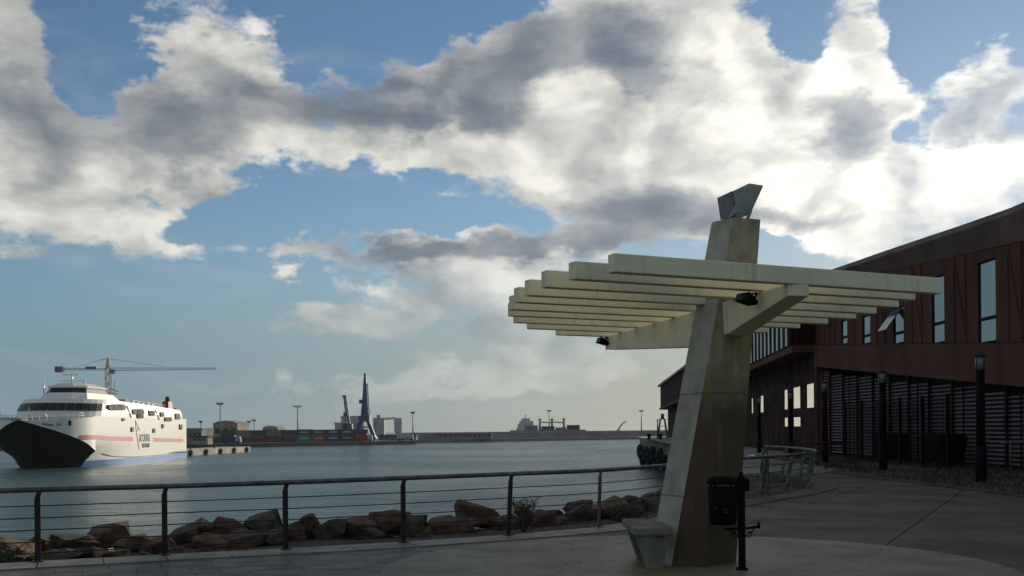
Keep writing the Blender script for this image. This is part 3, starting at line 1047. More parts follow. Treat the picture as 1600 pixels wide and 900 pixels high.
def wallpiece(name, y0, y1, lo, hi, m, x0=XF, t=.22, parent=None, bevel=0):
    b = MB()
    b.prism([(x0, y0, lo(y0)), (x0, y1, lo(y1)), (x0, y1, hi(y1)), (x0, y0, hi(y0))], (t, 0, 0))
    return b.build(name, m, parent or tb, bevel=bevel)


WIN = [(39.4, 1.5, 8.03), (43.9, 1.3, 8.1), (48.4, 1.3, 7.3), (52.8, 1.15, 7.4), (56.3, 1.05, 7.54)]
WIN = [(34.9, 1.5, 7.6), (30.3, 1.5, 7.2)][::-1] + WIN
cuts = [Y0]
for yc, w, zt in WIN:
    cuts += [yc - w / 2, yc + w / 2]
cuts.append(Y1)
g = .015
for k in range(0, len(cuts), 2):            # wall panels between the windows
    a, c = cuts[k], cuts[k + 1]
    n = max(1, round((c - a) / 1.05))
    for q in range(n):
        ya, yb = a + (c - a) * q / n, a + (c - a) * (q + 1) / n
        wallpiece('wall_panel', ya + g, yb - g, zs, zf, M['red'])
        if q:
            wallpiece('seam_rib', ya - .035, ya + .035, lambda y: zs(y) - .02, zf, M['red'], XF - .06, .06)
    if n > 2:                               # the slanting fold between bays
        ym = a + (c - a) * .5
        b = MB()
        b.bar((XF - .03, ym - .55, zs(ym) + .15), (XF - .03, ym + .45, zf(ym) - .25), .05, .05, up=(1, 0, 0))
        b.build('fold_rib', M['red'], tb)
for yc, w, zt in WIN:
    ya, yb = yc - w / 2, yc + w / 2
    wallpiece('wall_panel', ya + g, yb - g, lambda y: zt, zf, M['red'])
    b = MB()
    z0 = zs(yc) - .02
    for (p, q, r, s) in ((ya, ya + .07, z0, zt), (yb - .07, yb, z0, zt)):
        b.box(XF + .03, XF + .14, p, q, r, s)
    b.box(XF + .03, XF + .14, ya + .07, yb - .07, z0, z0 + .07)
    b.box(XF + .03, XF + .14, ya + .07, yb - .07, zt - .07, zt)
    zm = z0 + (zt - z0) * .30
    b.box(XF + .02, XF + .14, ya + .07, yb - .07, zm - .06, zm + .06)
    w_ = b.build('window', M['red_dark'], tb)
    for (r, s) in ((z0 + .07, zm - .06), (zm + .06, zt - .07)):
        b = MB()
        b.box(XF + .07, XF + .09, ya + .07, yb - .07, r, s)
        b.build('pane', M['glass'], w_)
    if abs(yc - 48.4) < .1:
        b = MB()
        b.hexa([(XF - .75, ya + .1, zm + .1), (XF - .75, yb - .1, zm + .1), (XF + .0, yb - .1, zt - .1), (XF + .0, ya + .1, zt - .1)],
               [(XF - .80, ya + .1, zm + .12), (XF - .80, yb - .1, zm + .12), (XF - .05, yb - .1, zt - .08), (XF - .05, ya + .1, zt - .08)])
        b.build('open_sash', M['glass'], w_)
# smooth band below the windows
nb = 8
for q in range(nb):
    ya, yb = Y0 + (Y1 - Y0) * q / nb, Y0 + (Y1 - Y0) * (q + 1) / nb
    wallpiece('band_panel', ya + .006, yb - .006, zb, lambda y: zs(y) - .025, M['red'], XF - .12, .36)
# roof edge, curved
for q in range(9):
    ya, yb = Y0 + (Y1 - Y0) * q / 9, Y0 + (Y1 - Y0) * (q + 1) / 9
    b = MB()
    b.loft([[(XF - .02, y, zf(y)), (XF + .3, y, zf(y)), (XF + .3, y, zr(y)), (XF - .42, y, zr(y)), (XF - .42, y, zr(y) - .22)] for y in (ya + .004, yb - .004)])
    b.build('fascia_panel', M['fascia'], tb)
b = MB()
b.loft([[(XF + .31, y, zr(y) - .02), (45, y, zr(y) + 8.0), (45, y, -.1), (44.5, y, -.1), (44.5, y, zr(y) + 7.5), (XF + .31, y, zr(y) - .5)] for y in [Y0 + (Y1 - Y0) * q / 8 for q in range(9)]])
b.build('roof', M['fascia'], tb)  # unseen slope behind the eave, raised to shade the promenade
b = MB()
b.prism([(XF - .05, Y1 - .3, -.1), (44.4, Y1 - .3, -.1), (44.4, Y1 - .3, zr(Y1) + 7), (XF + .31, Y1 - .3, zr(Y1) - .6), (XF + .31, Y1 - .3, zb(Y1) - .02), (XF - .05, Y1 - .3, zb(Y1) - .02)], (0, .3, 0))
b.build('end_wall', M['red'], tb)
b = MB()
b.prism([(XF + .31, Y0, -.1), (44.4, Y0, -.1), (44.4, Y0, zr(Y0) + 7), (XF + .31, Y0, zr(Y0) - .6)], (0, .3, 0))
b.build('end_wall', M['red'], tb)
b = MB()
b.prism([(XF + 2.4, Y0 + .4, -.1), (XF + 2.4, Y1 - .4, -.1), (XF + 2.4, Y1 - .4, 9.0), (XF + 2.4, Y0 + .4, 7.0)], (.2, 0, 0))
b.build('back_partition', M['interior'], tb)
# louvred ground floor
nbay = 16
lm = MB().box(0, .02, 0, 1, 0, .085).mesh('louver_slat', [M['louver']])
lv = 0
for q in range(nbay):
    ya, yb = Y0 + (Y1 - Y0) * q / nbay, Y0 + (Y1 - Y0) * (q + 1) / nbay
    wallpiece('louver_post', ya - .07, ya + .07, lambda y: -.1, lambda y: zb(y) - .01, M['red_dark'], XF + .06, .16)
    if yb < 33:
        continue
    nl = int((zb(ya) - .25) / 0.165)
    for r in range(nl):
        o = bpy.data.objects.new('louver_slat', lm)
        col.objects.link(o)
        o.parent = tb
        o.location = Vector((XF + .12, ya + .08, .2 + r * 0.165)) - ORG[tb]
        o.scale = (1, yb - ya - .16, 1)
        o.rotation_euler = (0, math.radians(28 + random.uniform(-3, 3)), 0)
        lv += 1
    if q % 2:
        ym = (ya + yb) / 2
        wallpiece('mullion', ym - .025, ym + .025, lambda y: -.1, lambda y: zb(y) - .01, M['red_dark'], XF + .03, .05)

# raised wing along the quay
WX = lambda y: 11.85 + .082 * y
wb = lambda y: 6.17 - (y - 61.6) * .0091
wtp = lambda y: 9.75 - (y - 61.6) * .0038
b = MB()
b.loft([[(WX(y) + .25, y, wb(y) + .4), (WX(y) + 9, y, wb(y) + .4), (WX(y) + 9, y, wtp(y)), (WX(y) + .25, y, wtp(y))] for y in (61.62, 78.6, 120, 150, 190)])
b.build('wing_body', M['red_dark'], tb)
b = MB()
b.loft([[(WX(y) - .02, y, wb(y)), (WX(y) + 9.1, y, wb(y)), (WX(y) + 9.1, y, wb(y) + .38), (WX(y) - .02, y, wb(y) + .38)] for y in (61.5, 120, 190.2)])
b.build('wing_floor', M['red'], tb)
b = MB()
b.loft([[(WX(y) - .3, y, wtp(y)), (WX(y) + 9.3, y, wtp(y)), (WX(y) + 9.3, y, wtp(y) + .3), (WX(y) - .3, y, wtp(y) + .3)] for y in (61.4, 120, 191)])
b.build('wing_roof', M['fascia'], tb)
y = 62.2
while y < 79:
    b = MB()
    b.prism([(WX(y), y, wb(y) + .38), (WX(y), y + .75, wb(y) + .38), (WX(y), y + .75, wtp(y)), (WX(y), y, wtp(y))], (.3, 0, 0))
    b.build('wing_fin', M['red_dark'], tb)
    b = MB()
    b.prism([(WX(y) + .10, y + .77, wb(y) + .5), (WX(y) + .10, y + 1.55, wb(y) + .5), (WX(y) + .10, y + 1.55, wtp(y) - .3), (WX(y) + .10, y + .77, wtp(y) - .3)], (.03, 0, 0))
    b.build('pane', M['glass'], tb)
    y += 1.6
b = MB()
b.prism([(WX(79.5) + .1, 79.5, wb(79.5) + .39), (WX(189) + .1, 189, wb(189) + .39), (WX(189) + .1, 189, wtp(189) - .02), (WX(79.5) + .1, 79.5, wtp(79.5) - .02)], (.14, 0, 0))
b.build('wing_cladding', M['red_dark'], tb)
LX = lambda y: 13.35 + .082 * y
HOLES = [(62.7, 64.9, True, False), (66.9, 69.3, True, True), (71.3, 72.6, True, True), (81.6, 83.2, True, False), (87.0, 87.9, True, False)]


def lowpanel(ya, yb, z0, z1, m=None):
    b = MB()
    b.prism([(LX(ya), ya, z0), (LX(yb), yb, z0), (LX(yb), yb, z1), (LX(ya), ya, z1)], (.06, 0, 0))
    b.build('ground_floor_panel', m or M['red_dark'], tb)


yy = 61.7
for (ya, yb, up, low) in HOLES:
    n = max(1, round((ya - yy) / 2.2))
    for q in range(n):
        lowpanel(yy + (ya - yy) * q / n + .02, yy + (ya - yy) * (q + 1) / n - .02, -.1, wb(yy) - .02)
    lowpanel(ya, yb, 4.45, wb(ya) - .02)
    if low:
        lowpanel(ya, yb, 2.3, 2.9)
        lowpanel(ya, yb, -.1, 1.7)
    else:
        lowpanel(ya, yb, -.1, 2.85)
    yy = yb
while yy < 188:
    lowpanel(yy + .03, yy + 3.6, -.1, wb(yy) - .02)
    yy += 3.65

# lamp columns
LAMPS = [(13.62, 29.76, 'nearest the camera, at the right edge'), (13.86, 38.28, 'in front of the louvres, second from the right'), (14.3, 46.8, 'in front of the far end of the louvres'),
         (16.2, 59.5, 'before the bright openings under the raised wing'), (16.9, 70.0, 'farthest along the quay, just right of the concrete column')]
for i, (x, y, w) in enumerate(LAMPS):
    t = thing('lamp_column', 'black lamp column with glass head, ' + w, 'street lamp', (x, y, 0), 'lamp columns along the terminal')
    b = MB()
    b.cone((x, y, -.1), (x, y, 1.1), .155, .15, 16)
    b.cone((x, y, 1.1), (x, y, 3.28), .125, .12, 16)
    b.build('shaft', M['black_iron'], t)
    b = MB()
    b.cone((x, y, 3.28), (x, y, 3.66), .135, .135, 16)
    b.build('lamp_head', M['lamp_glass'], t)
    b = MB()
    b.cone((x, y, 3.66), (x, y, 3.74), .15, .13, 16)
    for k in range(4):
        a = k * math.pi / 2 + .4
        b.bar((x + .142 * math.cos(a), y + .142 * math.sin(a), 3.27), (x + .142 * math.cos(a), y + .142 * math.sin(a), 3.67), .016, .016)
    b.build('cap', M['metal_dark'], t)

# bar fence in front of the louvres
fe = thing('bar_fence', 'tall black bar fence before the louvred ground floor', 'fence', (16.6, 45, 0))
for y in [39 + 2.4 * k for k in range(6)]:
    b = MB()
    b.box(16.54, 16.66, y - .06, y + .06, -.1, 2.9)
    b.build('post', M['black_iron'], fe)
for z in (.15, 1.4, 2.7):
    b = MB()
    b.box(16.585, 16.615, 39, 51, z - .025, z + .025)
    b.build('rail', M['black_iron'], fe)
b = MB()
y = 39.2
while y < 51:
    b.box(16.59, 16.61, y - .014, y + .014, -.05, 2.78)
    y += .2
tag(b.build('bars', M['black_iron'], fe), kind='stuff')
for (x, y, lab) in ((17.4, 41.3, 'dark waste container behind the bar fence, the nearer one'), (17.4, 47.0, 'dark waste container behind the bar fence, the farther one')):
    t = thing('waste_container', lab, 'container', (x, y, -.02))
    b = MB()
    b.hexa([(x - .4, y - .9, .2), (x + .4, y - .9, .2), (x + .4, y + .9, .2), (x - .4, y + .9, .2)], [(x - .55, y - 1.1, 1.1), (x + .5, y - 1.1, 1.1), (x + .5, y + 1.1, 1.1), (x - .55, y + 1.1, 1.1)])
    b.build('body', M['black_iron'], t, bevel=.03)
    b = MB()
    b.hexa([(x - .58, y - 1.13, 1.102), (x + .52, y - 1.13, 1.102), (x + .52, y + 1.13, 1.102), (x - .58, y + 1.13, 1.102)], [(x - .4, y - 1.0, 1.32), (x + .45, y - 1.0, 1.32), (x + .45, y + 1.0, 1.32), (x - .4, y + 1.0, 1.32)])
    b.build('lid', M['black_iron'], t, bevel=.03)
    for sx in (-.3, .3):
        for sy in (-.75, .75):
            b = MB()
            b.cone((x + sx - .04, y + sy, .08), (x + sx + .04, y + sy, .08), .1, .1, 10)
            b.cone((x + sx, y + sy, .1), (x + sx, y + sy, .2), .025, .025, 6)
            b.build('wheel', M['rubber'], t)
hr = thing('handrail', 'pale steel handrail at the right edge before the louvres', 'handrail', (17.0, 35, 0))
b = MB()
b.tube([(16.95, 35.4, 1.05), (17.02, 35, 1.12), (17.3, 33, 1.16), (17.5, 31.5, 1.16)], .03, 8)
b.build('rail', M['rail_pale'], hr)
for (x, y) in ((17.02, 35.0), (17.4, 32.2)):
    b = MB()
    b.cone((x, y, -.1), (x, y, 1.1), .022, .022, 8)
    b.build('post', M['rail_pale'], hr)


# ---------------------------------------------------------------- grass and weeds
def blades(n, gen, h0, h1, w, lean=.5):
    b = MB()
    for _ in range(n):
        p = gen()
        if p is None:
            continue
        x, y, z = p
        a = random.uniform(0, 6.3)
        h = random.uniform(h0, h1)
        dx, dy = math.cos(a) * w, math.sin(a) * w
        lx, ly = random.gauss(0, lean) * h, random.gauss(0, lean) * h
        b.add([(x - dx, y - dy, z), (x + dx, y + dy, z), (x + lx * .4 + dx * .7, y + ly * .4 + dy * .7, z + h * .6), (x + lx, y + ly, z + h)], [[0, 1, 2], [0, 2, 3]])
    return b


b = MB()
gp = [(11.9, 20), (XF + .2, 20), (XF + .2, 61.3), (14.6, 61.3), (13.9, 42), (11.3, 37.0), (11.7, 30)]
b.hexa([(x, y, -.3) for x, y in gp], [(x, y, .035) for x, y in gp])
struct(b.build('verge', M['dirt']))


def gverge():
    y = random.uniform(22, 60)
    x = random.uniform(11.9, XF)
    if x < 11.9 + max(0, (y - 38)) * .1 + .35 * pnoise(Vector((y, 0, 0))) or pnoise(Vector((x * .5, y * .5, 3))) < -.12:
        return None
    return (x, y, .03)


tag(blades(9000, gverge, .06, .2, .012).build('verge_grass', M['grass']), 'patchy dry grass on the verge before the red building', 'grass', kind='stuff')


def gshelf():
    i = random.randrange(len(fine) - 1)
    d = random.uniform(.1, 2.4)
    x, y = OFFS(d)[i]
    if pnoise(Vector((x * .8, y * .8, 9))) < (.05 if x < 5 else -.2):
        return None
    return (x + random.gauss(0, .2), y + random.gauss(0, .2), -.12 - .06 * d)


_oc = {}


def OFFS(d):
    d = round(d, 1)
    if d not in _oc:
        _oc[d] = offset(fine, d)
    return _oc[d]


tag(blades(7000, gshelf, .04, .16, .008).build('shore_grass', M['grass']), 'thin dry grass on the dirt behind the seafront railing', 'grass', kind='stuff')


def gjoint():
    k = random.choice([-1, 0, 1, 2, 3])
    s = random.uniform(6, 26)
    x = 1 + U2[0] * (2.6 * k) + V2[0] * s
    y = 12 + U2[1] * (2.6 * k) + V2[1] * s
    if random.random() < .5:
        k2 = random.choice([2, 3, 4, 5, 6])
        s = random.uniform(-2, 14)
        x, y = 1 + U2[0] * s + V2[0] * 2.6 * k2, 12 + U2[1] * s + V2[1] * 2.6 * k2
    if y < 16.5 or x < 2.4 or pnoise(Vector((x * .9, y * .9, 1))) < .12:
        return None
    if x < 8.5 and (y - 17.3) / max(.1, x - 1.45) > 1.42:
        return None
    return (x + random.gauss(0, .02), y + random.gauss(0, .02), .0)


tag(blades(2600, gjoint, .02, .07, .006).build('joint_weeds', M['weed']), 'small weeds in the joints of the concrete paving', 'weeds', kind='stuff')


def shrub(px, py, Y, h, spread, n, label, m):
    p = at(px, py, Y)
    p.z = -0.16
    t = thing('shrub', label, 'shrub', p)
    b = MB()
    tips = []
    for k in range(n):
        a = random.uniform(0, 6.3)
        r = random.uniform(.1, 1) * spread
        tip = p + Vector((math.cos(a) * r, math.sin(a) * r, h * random.uniform(.5, 1)))
        mid = p + (tip - p) * .5 + Vector((random.gauss(0, .03), random.gauss(0, .03), .03))
        b.tube([p, mid, tip], .006, 4, False, [.007, .005, .002])
        tips += [mid, tip, (mid + tip) / 2]
    b.build('stems', M['twig'], t)

    def gen():
        q = random.choice(tips)
        return (q.x + random.gauss(0, .03), q.y + random.gauss(0, .03), q.z + random.gauss(0, .03))
    blades(n * 9, gen, .03, .09, .010, .9).build('leaves', m, t)


shrub(818, 812, 17.9, .60, .26, 60, 'dry reddish shrub just right of a railing post among the boulders', M['twig'])
shrub(965, 800, 19.6, .36, .25, 40, 'low green shrub by the boulders left of the concrete column', M['weed'])
shrub(25, 872, 14.1, .26, .15, 24, 'small weedy plant between the boulders at the far left', M['weed'])


# fallen leaves and grit on the paving
def gleaf():
    x, y = random.uniform(-4, 9), random.uniform(11.8, 24)
    if x < 1.4 and (y - 13.3) > (x + 6.2) * .42 - .3:
        return None
    if x >= 1.4 and (y - 17) > (x - 1.4) * 1.4 - .6:
        return None
    return x, y


b = MB()
for _ in range(260):
    p = gleaf()
    if not p:
        continue
    a, r = random.uniform(0, 6.3), random.uniform(.012, .035)
    c, s_ = math.cos(a) * r, math.sin(a) * r
    z = .022 + random.uniform(0, .01)
    b.add([(p[0] - c, p[1] - s_, z - .004), (p[0] + s_ * .5, p[1] - c * .5, z + .006), (p[0] + c, p[1] + s_, z), (p[0] - s_ * .5, p[1] + c * .5, z + .004)], [[0, 1, 2], [0, 2, 3]])
tag(b.build('fallen_leaves', M['twig']), 'small dry leaves scattered over the paving', 'leaves', kind='stuff')


# ================================================================ ferry
FQ = math.radians(1.1)
FB = 11.6                                   # half beam in drawing units
TK = 8.2 / 11.6                             # drawing units to metres, across the ship
FX, FY = -83.9, 174.0                       # bow tip
FL = 68.0
fo_ = Vector((FX, FY, WZ))


def ship(v):                                # s aft from the bow, t to starboard side in view, z above the water
    s, t, z = v
    t = t * TK
    return Vector((FX - s * math.sin(FQ) + t * math.cos(FQ), FY + s * math.cos(FQ) + t * math.sin(FQ), WZ + z))


def s_at(px, t=FB):
    k = (px - 800) / 1600
    t = t * TK
    return (FX + t * math.cos(FQ) - k * (FY + t * math.sin(FQ))) / (math.sin(FQ) + k * math.cos(FQ))


def z_at(px, py, t=FB):
    p = ship((s_at(px, t), t, 0))
    return at(px, py, p.y).z - WZ


fy = thing('ferry', 'large white catamaran ferry with black bow, red stripe and blue waterline', 'ferry', fo_)
LF = 12.5
KN = [(0, 8.5), (12, 8.0), (25, 7.3), (42, 6.35), (56, 5.5), (70, 4.6), (78, 3.95), (84, 3.4), (90, 2.9)]
PH = [-90, -86, -82, -77, -72, -66, -58, -48, -35, -20, -8, 0, 8, 20, 35, 48, 58, 66, 72, 77, 82, 86, 90]


def plan(ph, s0=0.0, b=FB, L=LF):
    a = math.radians(ph)
    return s0 + L * (1 - math.cos(a)) ** .8, b * math.sin(a)


def deckz(s):
    return 9.3 - .9 * max(0, 1 - s / 14)
bw, bb, bl = MB(ship), MB(ship), MB(ship)
cols_w, cols_b = [], []
for ph in PH:
    zk = lerp_tab(KN, abs(ph))
    s, t = plan(ph)
    top = deckz(s) + (0.0)
    cols_w.append([(s + .5 * (1 - q) * 0, t, top + (zk - top) * q) for q in (0, .33, .66, 1)])
    row = []
    for q in (0, .2, .45, .7, 1.0):
        gq = q ** .75
        row.append((s + 7.5 * gq * math.cos(math.radians(ph)) + .8 * gq, t * (1 - .38 * gq), zk + (-.5 - zk) * q))
    cols_b.append(row)
bw.loft(cols_w, False, True, False)
def flare(s, z):                            # the hull narrows towards the water near the bow
    f = min(1, max(0, (s - LF) / 26))
    k = .38 * (1 - f) ** 2
    return FB * (1 - k * max(0, (4.6 - z) / 5.1) ** 1.25)


for sd in (-1, 1):                          # sides aft of the bow
    st = [LF, 14.5, 17, 20, 24, 28, 33, 40, 50, FL]
    bw.loft([[(s + (.25 * (4.6 - z) / 5 if s == LF else 0), sd * flare(s, min(z, 4.6)), z) for z in (9.3, 6.5, 4.6, 3.7, 2.8, 2.0, 1.15)] for s in st], False, True, False)
    bl.loft([[(s, sd * flare(s, z), z) for z in (1.15, .3, -.6)] for s in st], False, True, False)
bw.add([(FL, -FB, 9.1), (FL, FB, 9.1), (FL, FB, 1.15), (FL, -FB, 1.15)], [[0, 1, 2, 3]])
bw.add([(FL, -FB, 1.15), (FL, FB, 1.15), (FL + 3, FB * .95, 1.15), (FL + 3, -FB * .95, 1.15)], [[0, 1, 2, 3]])
bw.build('hull', M['white'], fy)
bb.loft(cols_b, False, True, False)
bb.build('bow_underside', M['ship_black'], fy)
bl.add([(FL, -FB, 1.15), (FL, FB, 1.15), (FL, FB, -.6), (FL, -FB, -.6)], [[0, 1, 2, 3]])
bl.build('boot_topping', M['ship_blue'], fy)
b = MB(ship)                                # foredeck
deck = [plan(ph) for ph in PH]
b.add([(s + .05, t * .995, deckz(s) - .02) for s, t in deck] + [(LF + 4, 0, 9.6)], [[i, i + 1, len(deck)] for i in range(len(deck) - 1)], True)
b.build('foredeck', M['deck_grey'], fy)
# cabin
b = MB(ship)
CS, CL = 7.5, 11.5
ph2 = [-90 + 9 * k for k in range(21)]
lv_ = [(8.9, 0, 1.0), (10.0, .7, .992), (10.05, .9, .99), (11.45, 2.1, .955), (11.5, 1.7, .965), (12.25, 2.8, .93)]


def cab(z, ins, kb):
    pts = []
    for ph in ph2:
        s, t = plan(ph, CS + ins, FB * kb, CL)
        pts.append((s, t, z))
    return pts


def cabring(z, ins, kb, drop=0.0):
    return [(FL - 3, -FB * kb, z - drop)] + cab(z, ins, kb) + [(FL - 3, FB * kb, z - drop)]


levels = [(8.9, 0, 1.0, 0), (10.3, .9, .992, .2), (11.75, 2.1, .955, .8), (12.5, 2.8, .93, 1.15)]
b.loft([cabring(*l) for l in levels], False, False, False)
top = cabring(*levels[-1])
b.add(top, [list(range(len(top)))])
b.add([cabring(*l)[0] for l in levels] + [cabring(*l)[-1] for l in levels][::-1], [list(range(8))])
cabin = b.build('cabin', M['white'], fy)
b = MB(ship)
for k in range(2, 18):                      # wrap-round front glazing, one pane after another
    q = []
    for (z, ins, kb) in ((10.35, .86, .995), (11.70, 2.0, .962)):
        r = cab(z, ins - .12, kb)
        q.append((r[k], r[k + 1]))
    b.add([q[0][0], q[0][1], q[1][1], q[1][0]], [[0, 1, 2, 3]])
    b2 = MB(ship)
    sh = lambda a, c, f: tuple(a[i] + (c[i] - a[i]) * f for i in range(3))
    b2.add([sh(q[0][0], q[0][1], .03), sh(q[0][0], q[0][1], .97), sh(q[1][0], q[1][1], .97), sh(q[1][0], q[1][1], .03)], [[0, 1, 2, 3]])
    b2.add([tuple(c - (.04 if i == 0 else 0) for i, c in enumerate(p)) for p in (sh(q[0][0], q[0][1], .03), sh(q[0][0], q[0][1], .97), sh(q[1][0], q[1][1], .97), sh(q[1][0], q[1][1], .03))], [[0, 1, 2, 3]])
    b2.build('window', M['ship_glass'], fy)


def side_t(z, s):
    f = min(1, max(0, (s - 20) / (FL - 23)))
    tab = [(l[0] - l[3] * f, FB * l[2]) for l in levels]
    if z <= tab[0][0]:
        return FB
    return lerp_tab(tab, z)


def side_patch(name, px0, py0, px1, py1, m, out=.32, cut=.0, parent=None):
    s0, s1 = s_at(px0), s_at(px1)
    za, zb_ = z_at(px0, py1), z_at(px0, py0)
    zc, zd = z_at(px1, py1), z_at(px1, py0)
    c = (s1 - s0) * cut
    pts = [(s0 + c, za), (s1 - c, zc), (s1, zc + (zd - zc) * .25), (s1, zd - (zd - zc) * .25), (s1 - c, zd), (s0 + c, zb_), (s0, zb_ - (zb_ - za) * .25), (s0, za + (zb_ - za) * .25)]
    b = MB(ship)
    b.hexa([(s, side_t(z, s) - .3, z) for s, z in pts], [(s, side_t(z, s) + out, z) for s, z in pts])
    return b.build(name, m, parent or fy)


for r in ((170.5, 631.5, 197.5, 641), (207.5, 639, 225, 647), (214, 647, 223.5, 653.5), (233, 641.5, 241.5, 649.5), (250.5, 644, 256, 651)):
    side_patch('window', *r, M['ship_grey'], cut=.07)
side_patch('deck_opening', 274, 646, 281, 655, M['ship_grey'])
side_patch('deck_opening', 257, 652, 267, 658, M['ship_grey'])
for r in ((190.5, 653.5, 194, 657.5), (204.5, 667.5, 207.5, 674.5), (238.5, 669.5, 241.5, 676), (252.5, 662.5, 255.3, 669), (280, 663, 283.8, 671)):
    side_patch('hatch', *r, M['ship_glass'])
for (x0, x1, y0, y1) in ((199.5, 203.5, 634, 652), (243.5, 247.5, 641, 656)):
    b = MB(ship)                            # raked dark recess strips between the window groups
    z0, z1 = z_at(x1, y1), z_at(x0, y0)
    sa, sb = s_at(x0), s_at(x1)
    b.hexa([(sa, side_t(z1, sa) - .2, z1), (sa + .9, side_t(z1, sa) - .2, z1), (sb + .9, side_t(z0, sb) - .2, z0), (sb, side_t(z0, sb) - .2, z0)],
           [(sa, side_t(z1, sa) + .13, z1), (sa + .9, side_t(z1, sa) + .13, z1), (sb + .9, side_t(z0, sb) + .13, z0), (sb, side_t(z0, sb) + .13, z0)])
    b.build('recess', M['ship_grey'], fy)


def stripe(px0, px1, zc0, zc1, m, hh=.42):
    b = MB(ship)
    s0, s1 = s_at(px0), s_at(px1)
    b.hexa([(s0, FB - .1, zc0 - hh), (s1, FB - .1, zc1 - hh), (s1, FB - .1, zc1 + hh), (s0, FB - .1, zc0 + hh)],
           [(s0, FB + .035, zc0 - hh), (s1, FB + .035, zc1 - hh), (s1, FB + .035, zc1 + hh), (s0, FB + .035, zc0 + hh)])
    b.build('red_stripe', m, fy)


zst0, zst1 = z_at(165, 685), z_at(288, 688.5)
sF, sE = s_at(165), FL - .4
zl = lambda px: zst0 + (zst1 - zst0) * (s_at(px) - sF) / (s_at(288) - sF)
stripe(166, 207.5, zl(166), zl(207.5), M['ship_red'])
stripe(239, 286, zl(239), zl(286), M['ship_red'])
b = MB(ship)                                # the stripe wraps the shoulder of the bow
ring = []
for ph in (62, 66, 72, 77, 82, 86, 90):
    s, t = plan(ph)
    ring.append([(s - .03, t * 1.003, zst0 + .42 + .25), (s - .03, t * 1.003, max(zst0 - .42 + .25, lerp_tab(KN, ph) + .02))])
ring.append([(s_at(166), FB + .035, zst0 + .42), (s_at(166), FB + .035, zst0 - .42)])
b.loft(ring, False, False, False)
b.build('red_stripe', M['ship_red'], fy)
# rubbing strake
b = MB(ship)
b.tube([(s_at(165), flare(s_at(165), 2.3) + .02, 2.3), (s_at(180), flare(s_at(180), 1.7) + .1, 1.7), (s_at(205), flare(s_at(205), 1.32) + .1, 1.32), (FL, FB + .06, 1.22)], .10, 6)
b.build('rubbing_strake', M['deck_grey'], fy)


def lettering(text, size, place, name, m, parent, space=1.0):
    cu = bpy.data.curves.new('lettering', 'FONT')
    cu.body = text
    cu.size = size
    cu.extrude = 0.02
    cu.space_character = space
    to = bpy.data.objects.new('lettering_source', cu)
    col.objects.link(to)
    dg = bpy.context.evaluated_depsgraph_get()
    me = bpy.data.meshes.new_from_object(to.evaluated_get(dg))
    bpy.data.objects.remove(to)
    for v in me.vertices:
        v.co = place(v.co.copy()) - ORG[parent]
    me.materials.clear()
    me.materials.append(m)
    me.name = name
    o = bpy.data.objects.new(name, me)
    col.objects.link(o)
    o.parent = parent
    ORG[o] = ORG[parent]
    return o


sA, zA = s_at(217), z_at(217, 690)
wid = s_at(234.5) - sA
lettering('acciona', 3.4, lambda c: ship((sA + c.x * wid / 10.6, FB + .06 + c.z, zA + c.y)), 'lettering', M['ship_text'], fy)
sB_, zB_ = s_at(221), z_at(221, 699.5)
lettering('TRASMEDITERRANEA', 1.35, lambda c: ship((sB_ + c.x * (s_at(235.5) - sB_) / 15.2, FB + .06 + c.z, zB_ + c.y)), 'lettering', M['ship_text'], fy)
b = MB(ship)                                # the thin upright sign beside the name
sl_ = s_at(214)
z0, z1 = z_at(214, 703), z_at(214, 668)
for (a, c) in (((sl_ + 1.2, z0), (sl_ - .6, z0 + 4)), ((sl_ - .6, z0 + 4), (sl_ - 1.0, z0 + 6)), ((sl_ - 1.0, z0 + 6), (sl_ + .8, z1)), ((sl_ + .8, z1), (sl_ + 1.8, z1 - .7)), ((sl_ + .8, z1), (sl_ - .2, z1 - .8))):
    b.bar((a[0], FB + .05, a[1]), (c[0], FB + .05, c[1]), .12, .05)
b.build('emblem', M['ship_red'], fy)
# bow markings and anchor pockets
for (ph, z, w, h, mm) in ((50, 8.0, .9, .9, M['ship_glass']), (38, 7.7, .28, .45, M['ship_glass']), (41, 7.75, .28, .45, M['ship_glass'])):
    s, t = plan(ph)
    a = math.radians(ph)
    b = MB(ship)
    s2, t2 = plan(ph + 3.2 * w)
    b.add([(s - .12, t, z - h / 2), (s2 - .12, t2 + .03, z - h / 2), (s2 - .12, t2 + .03, z + h / 2), (s - .12, t, z + h / 2)], [[0, 1, 2, 3]])
    b.build('hatch', mm, fy)
for k in range(5):
    ph = 24 + k * 2.2
    s, t = plan(ph)
    s2, t2 = plan(ph + 1.5)
    z = 7.85 - .05 * k
    b = MB(ship)
    b.add([(s - .10, t, z - .16), (s2 - .10, t2, z - .16), (s2 - .10, t2, z + .16), (s - .10, t, z + .16)], [[0, 1, 2, 3]])
    b.build('bow_marking', [M['ship_red'], M['ship_text']][k % 2], fy)
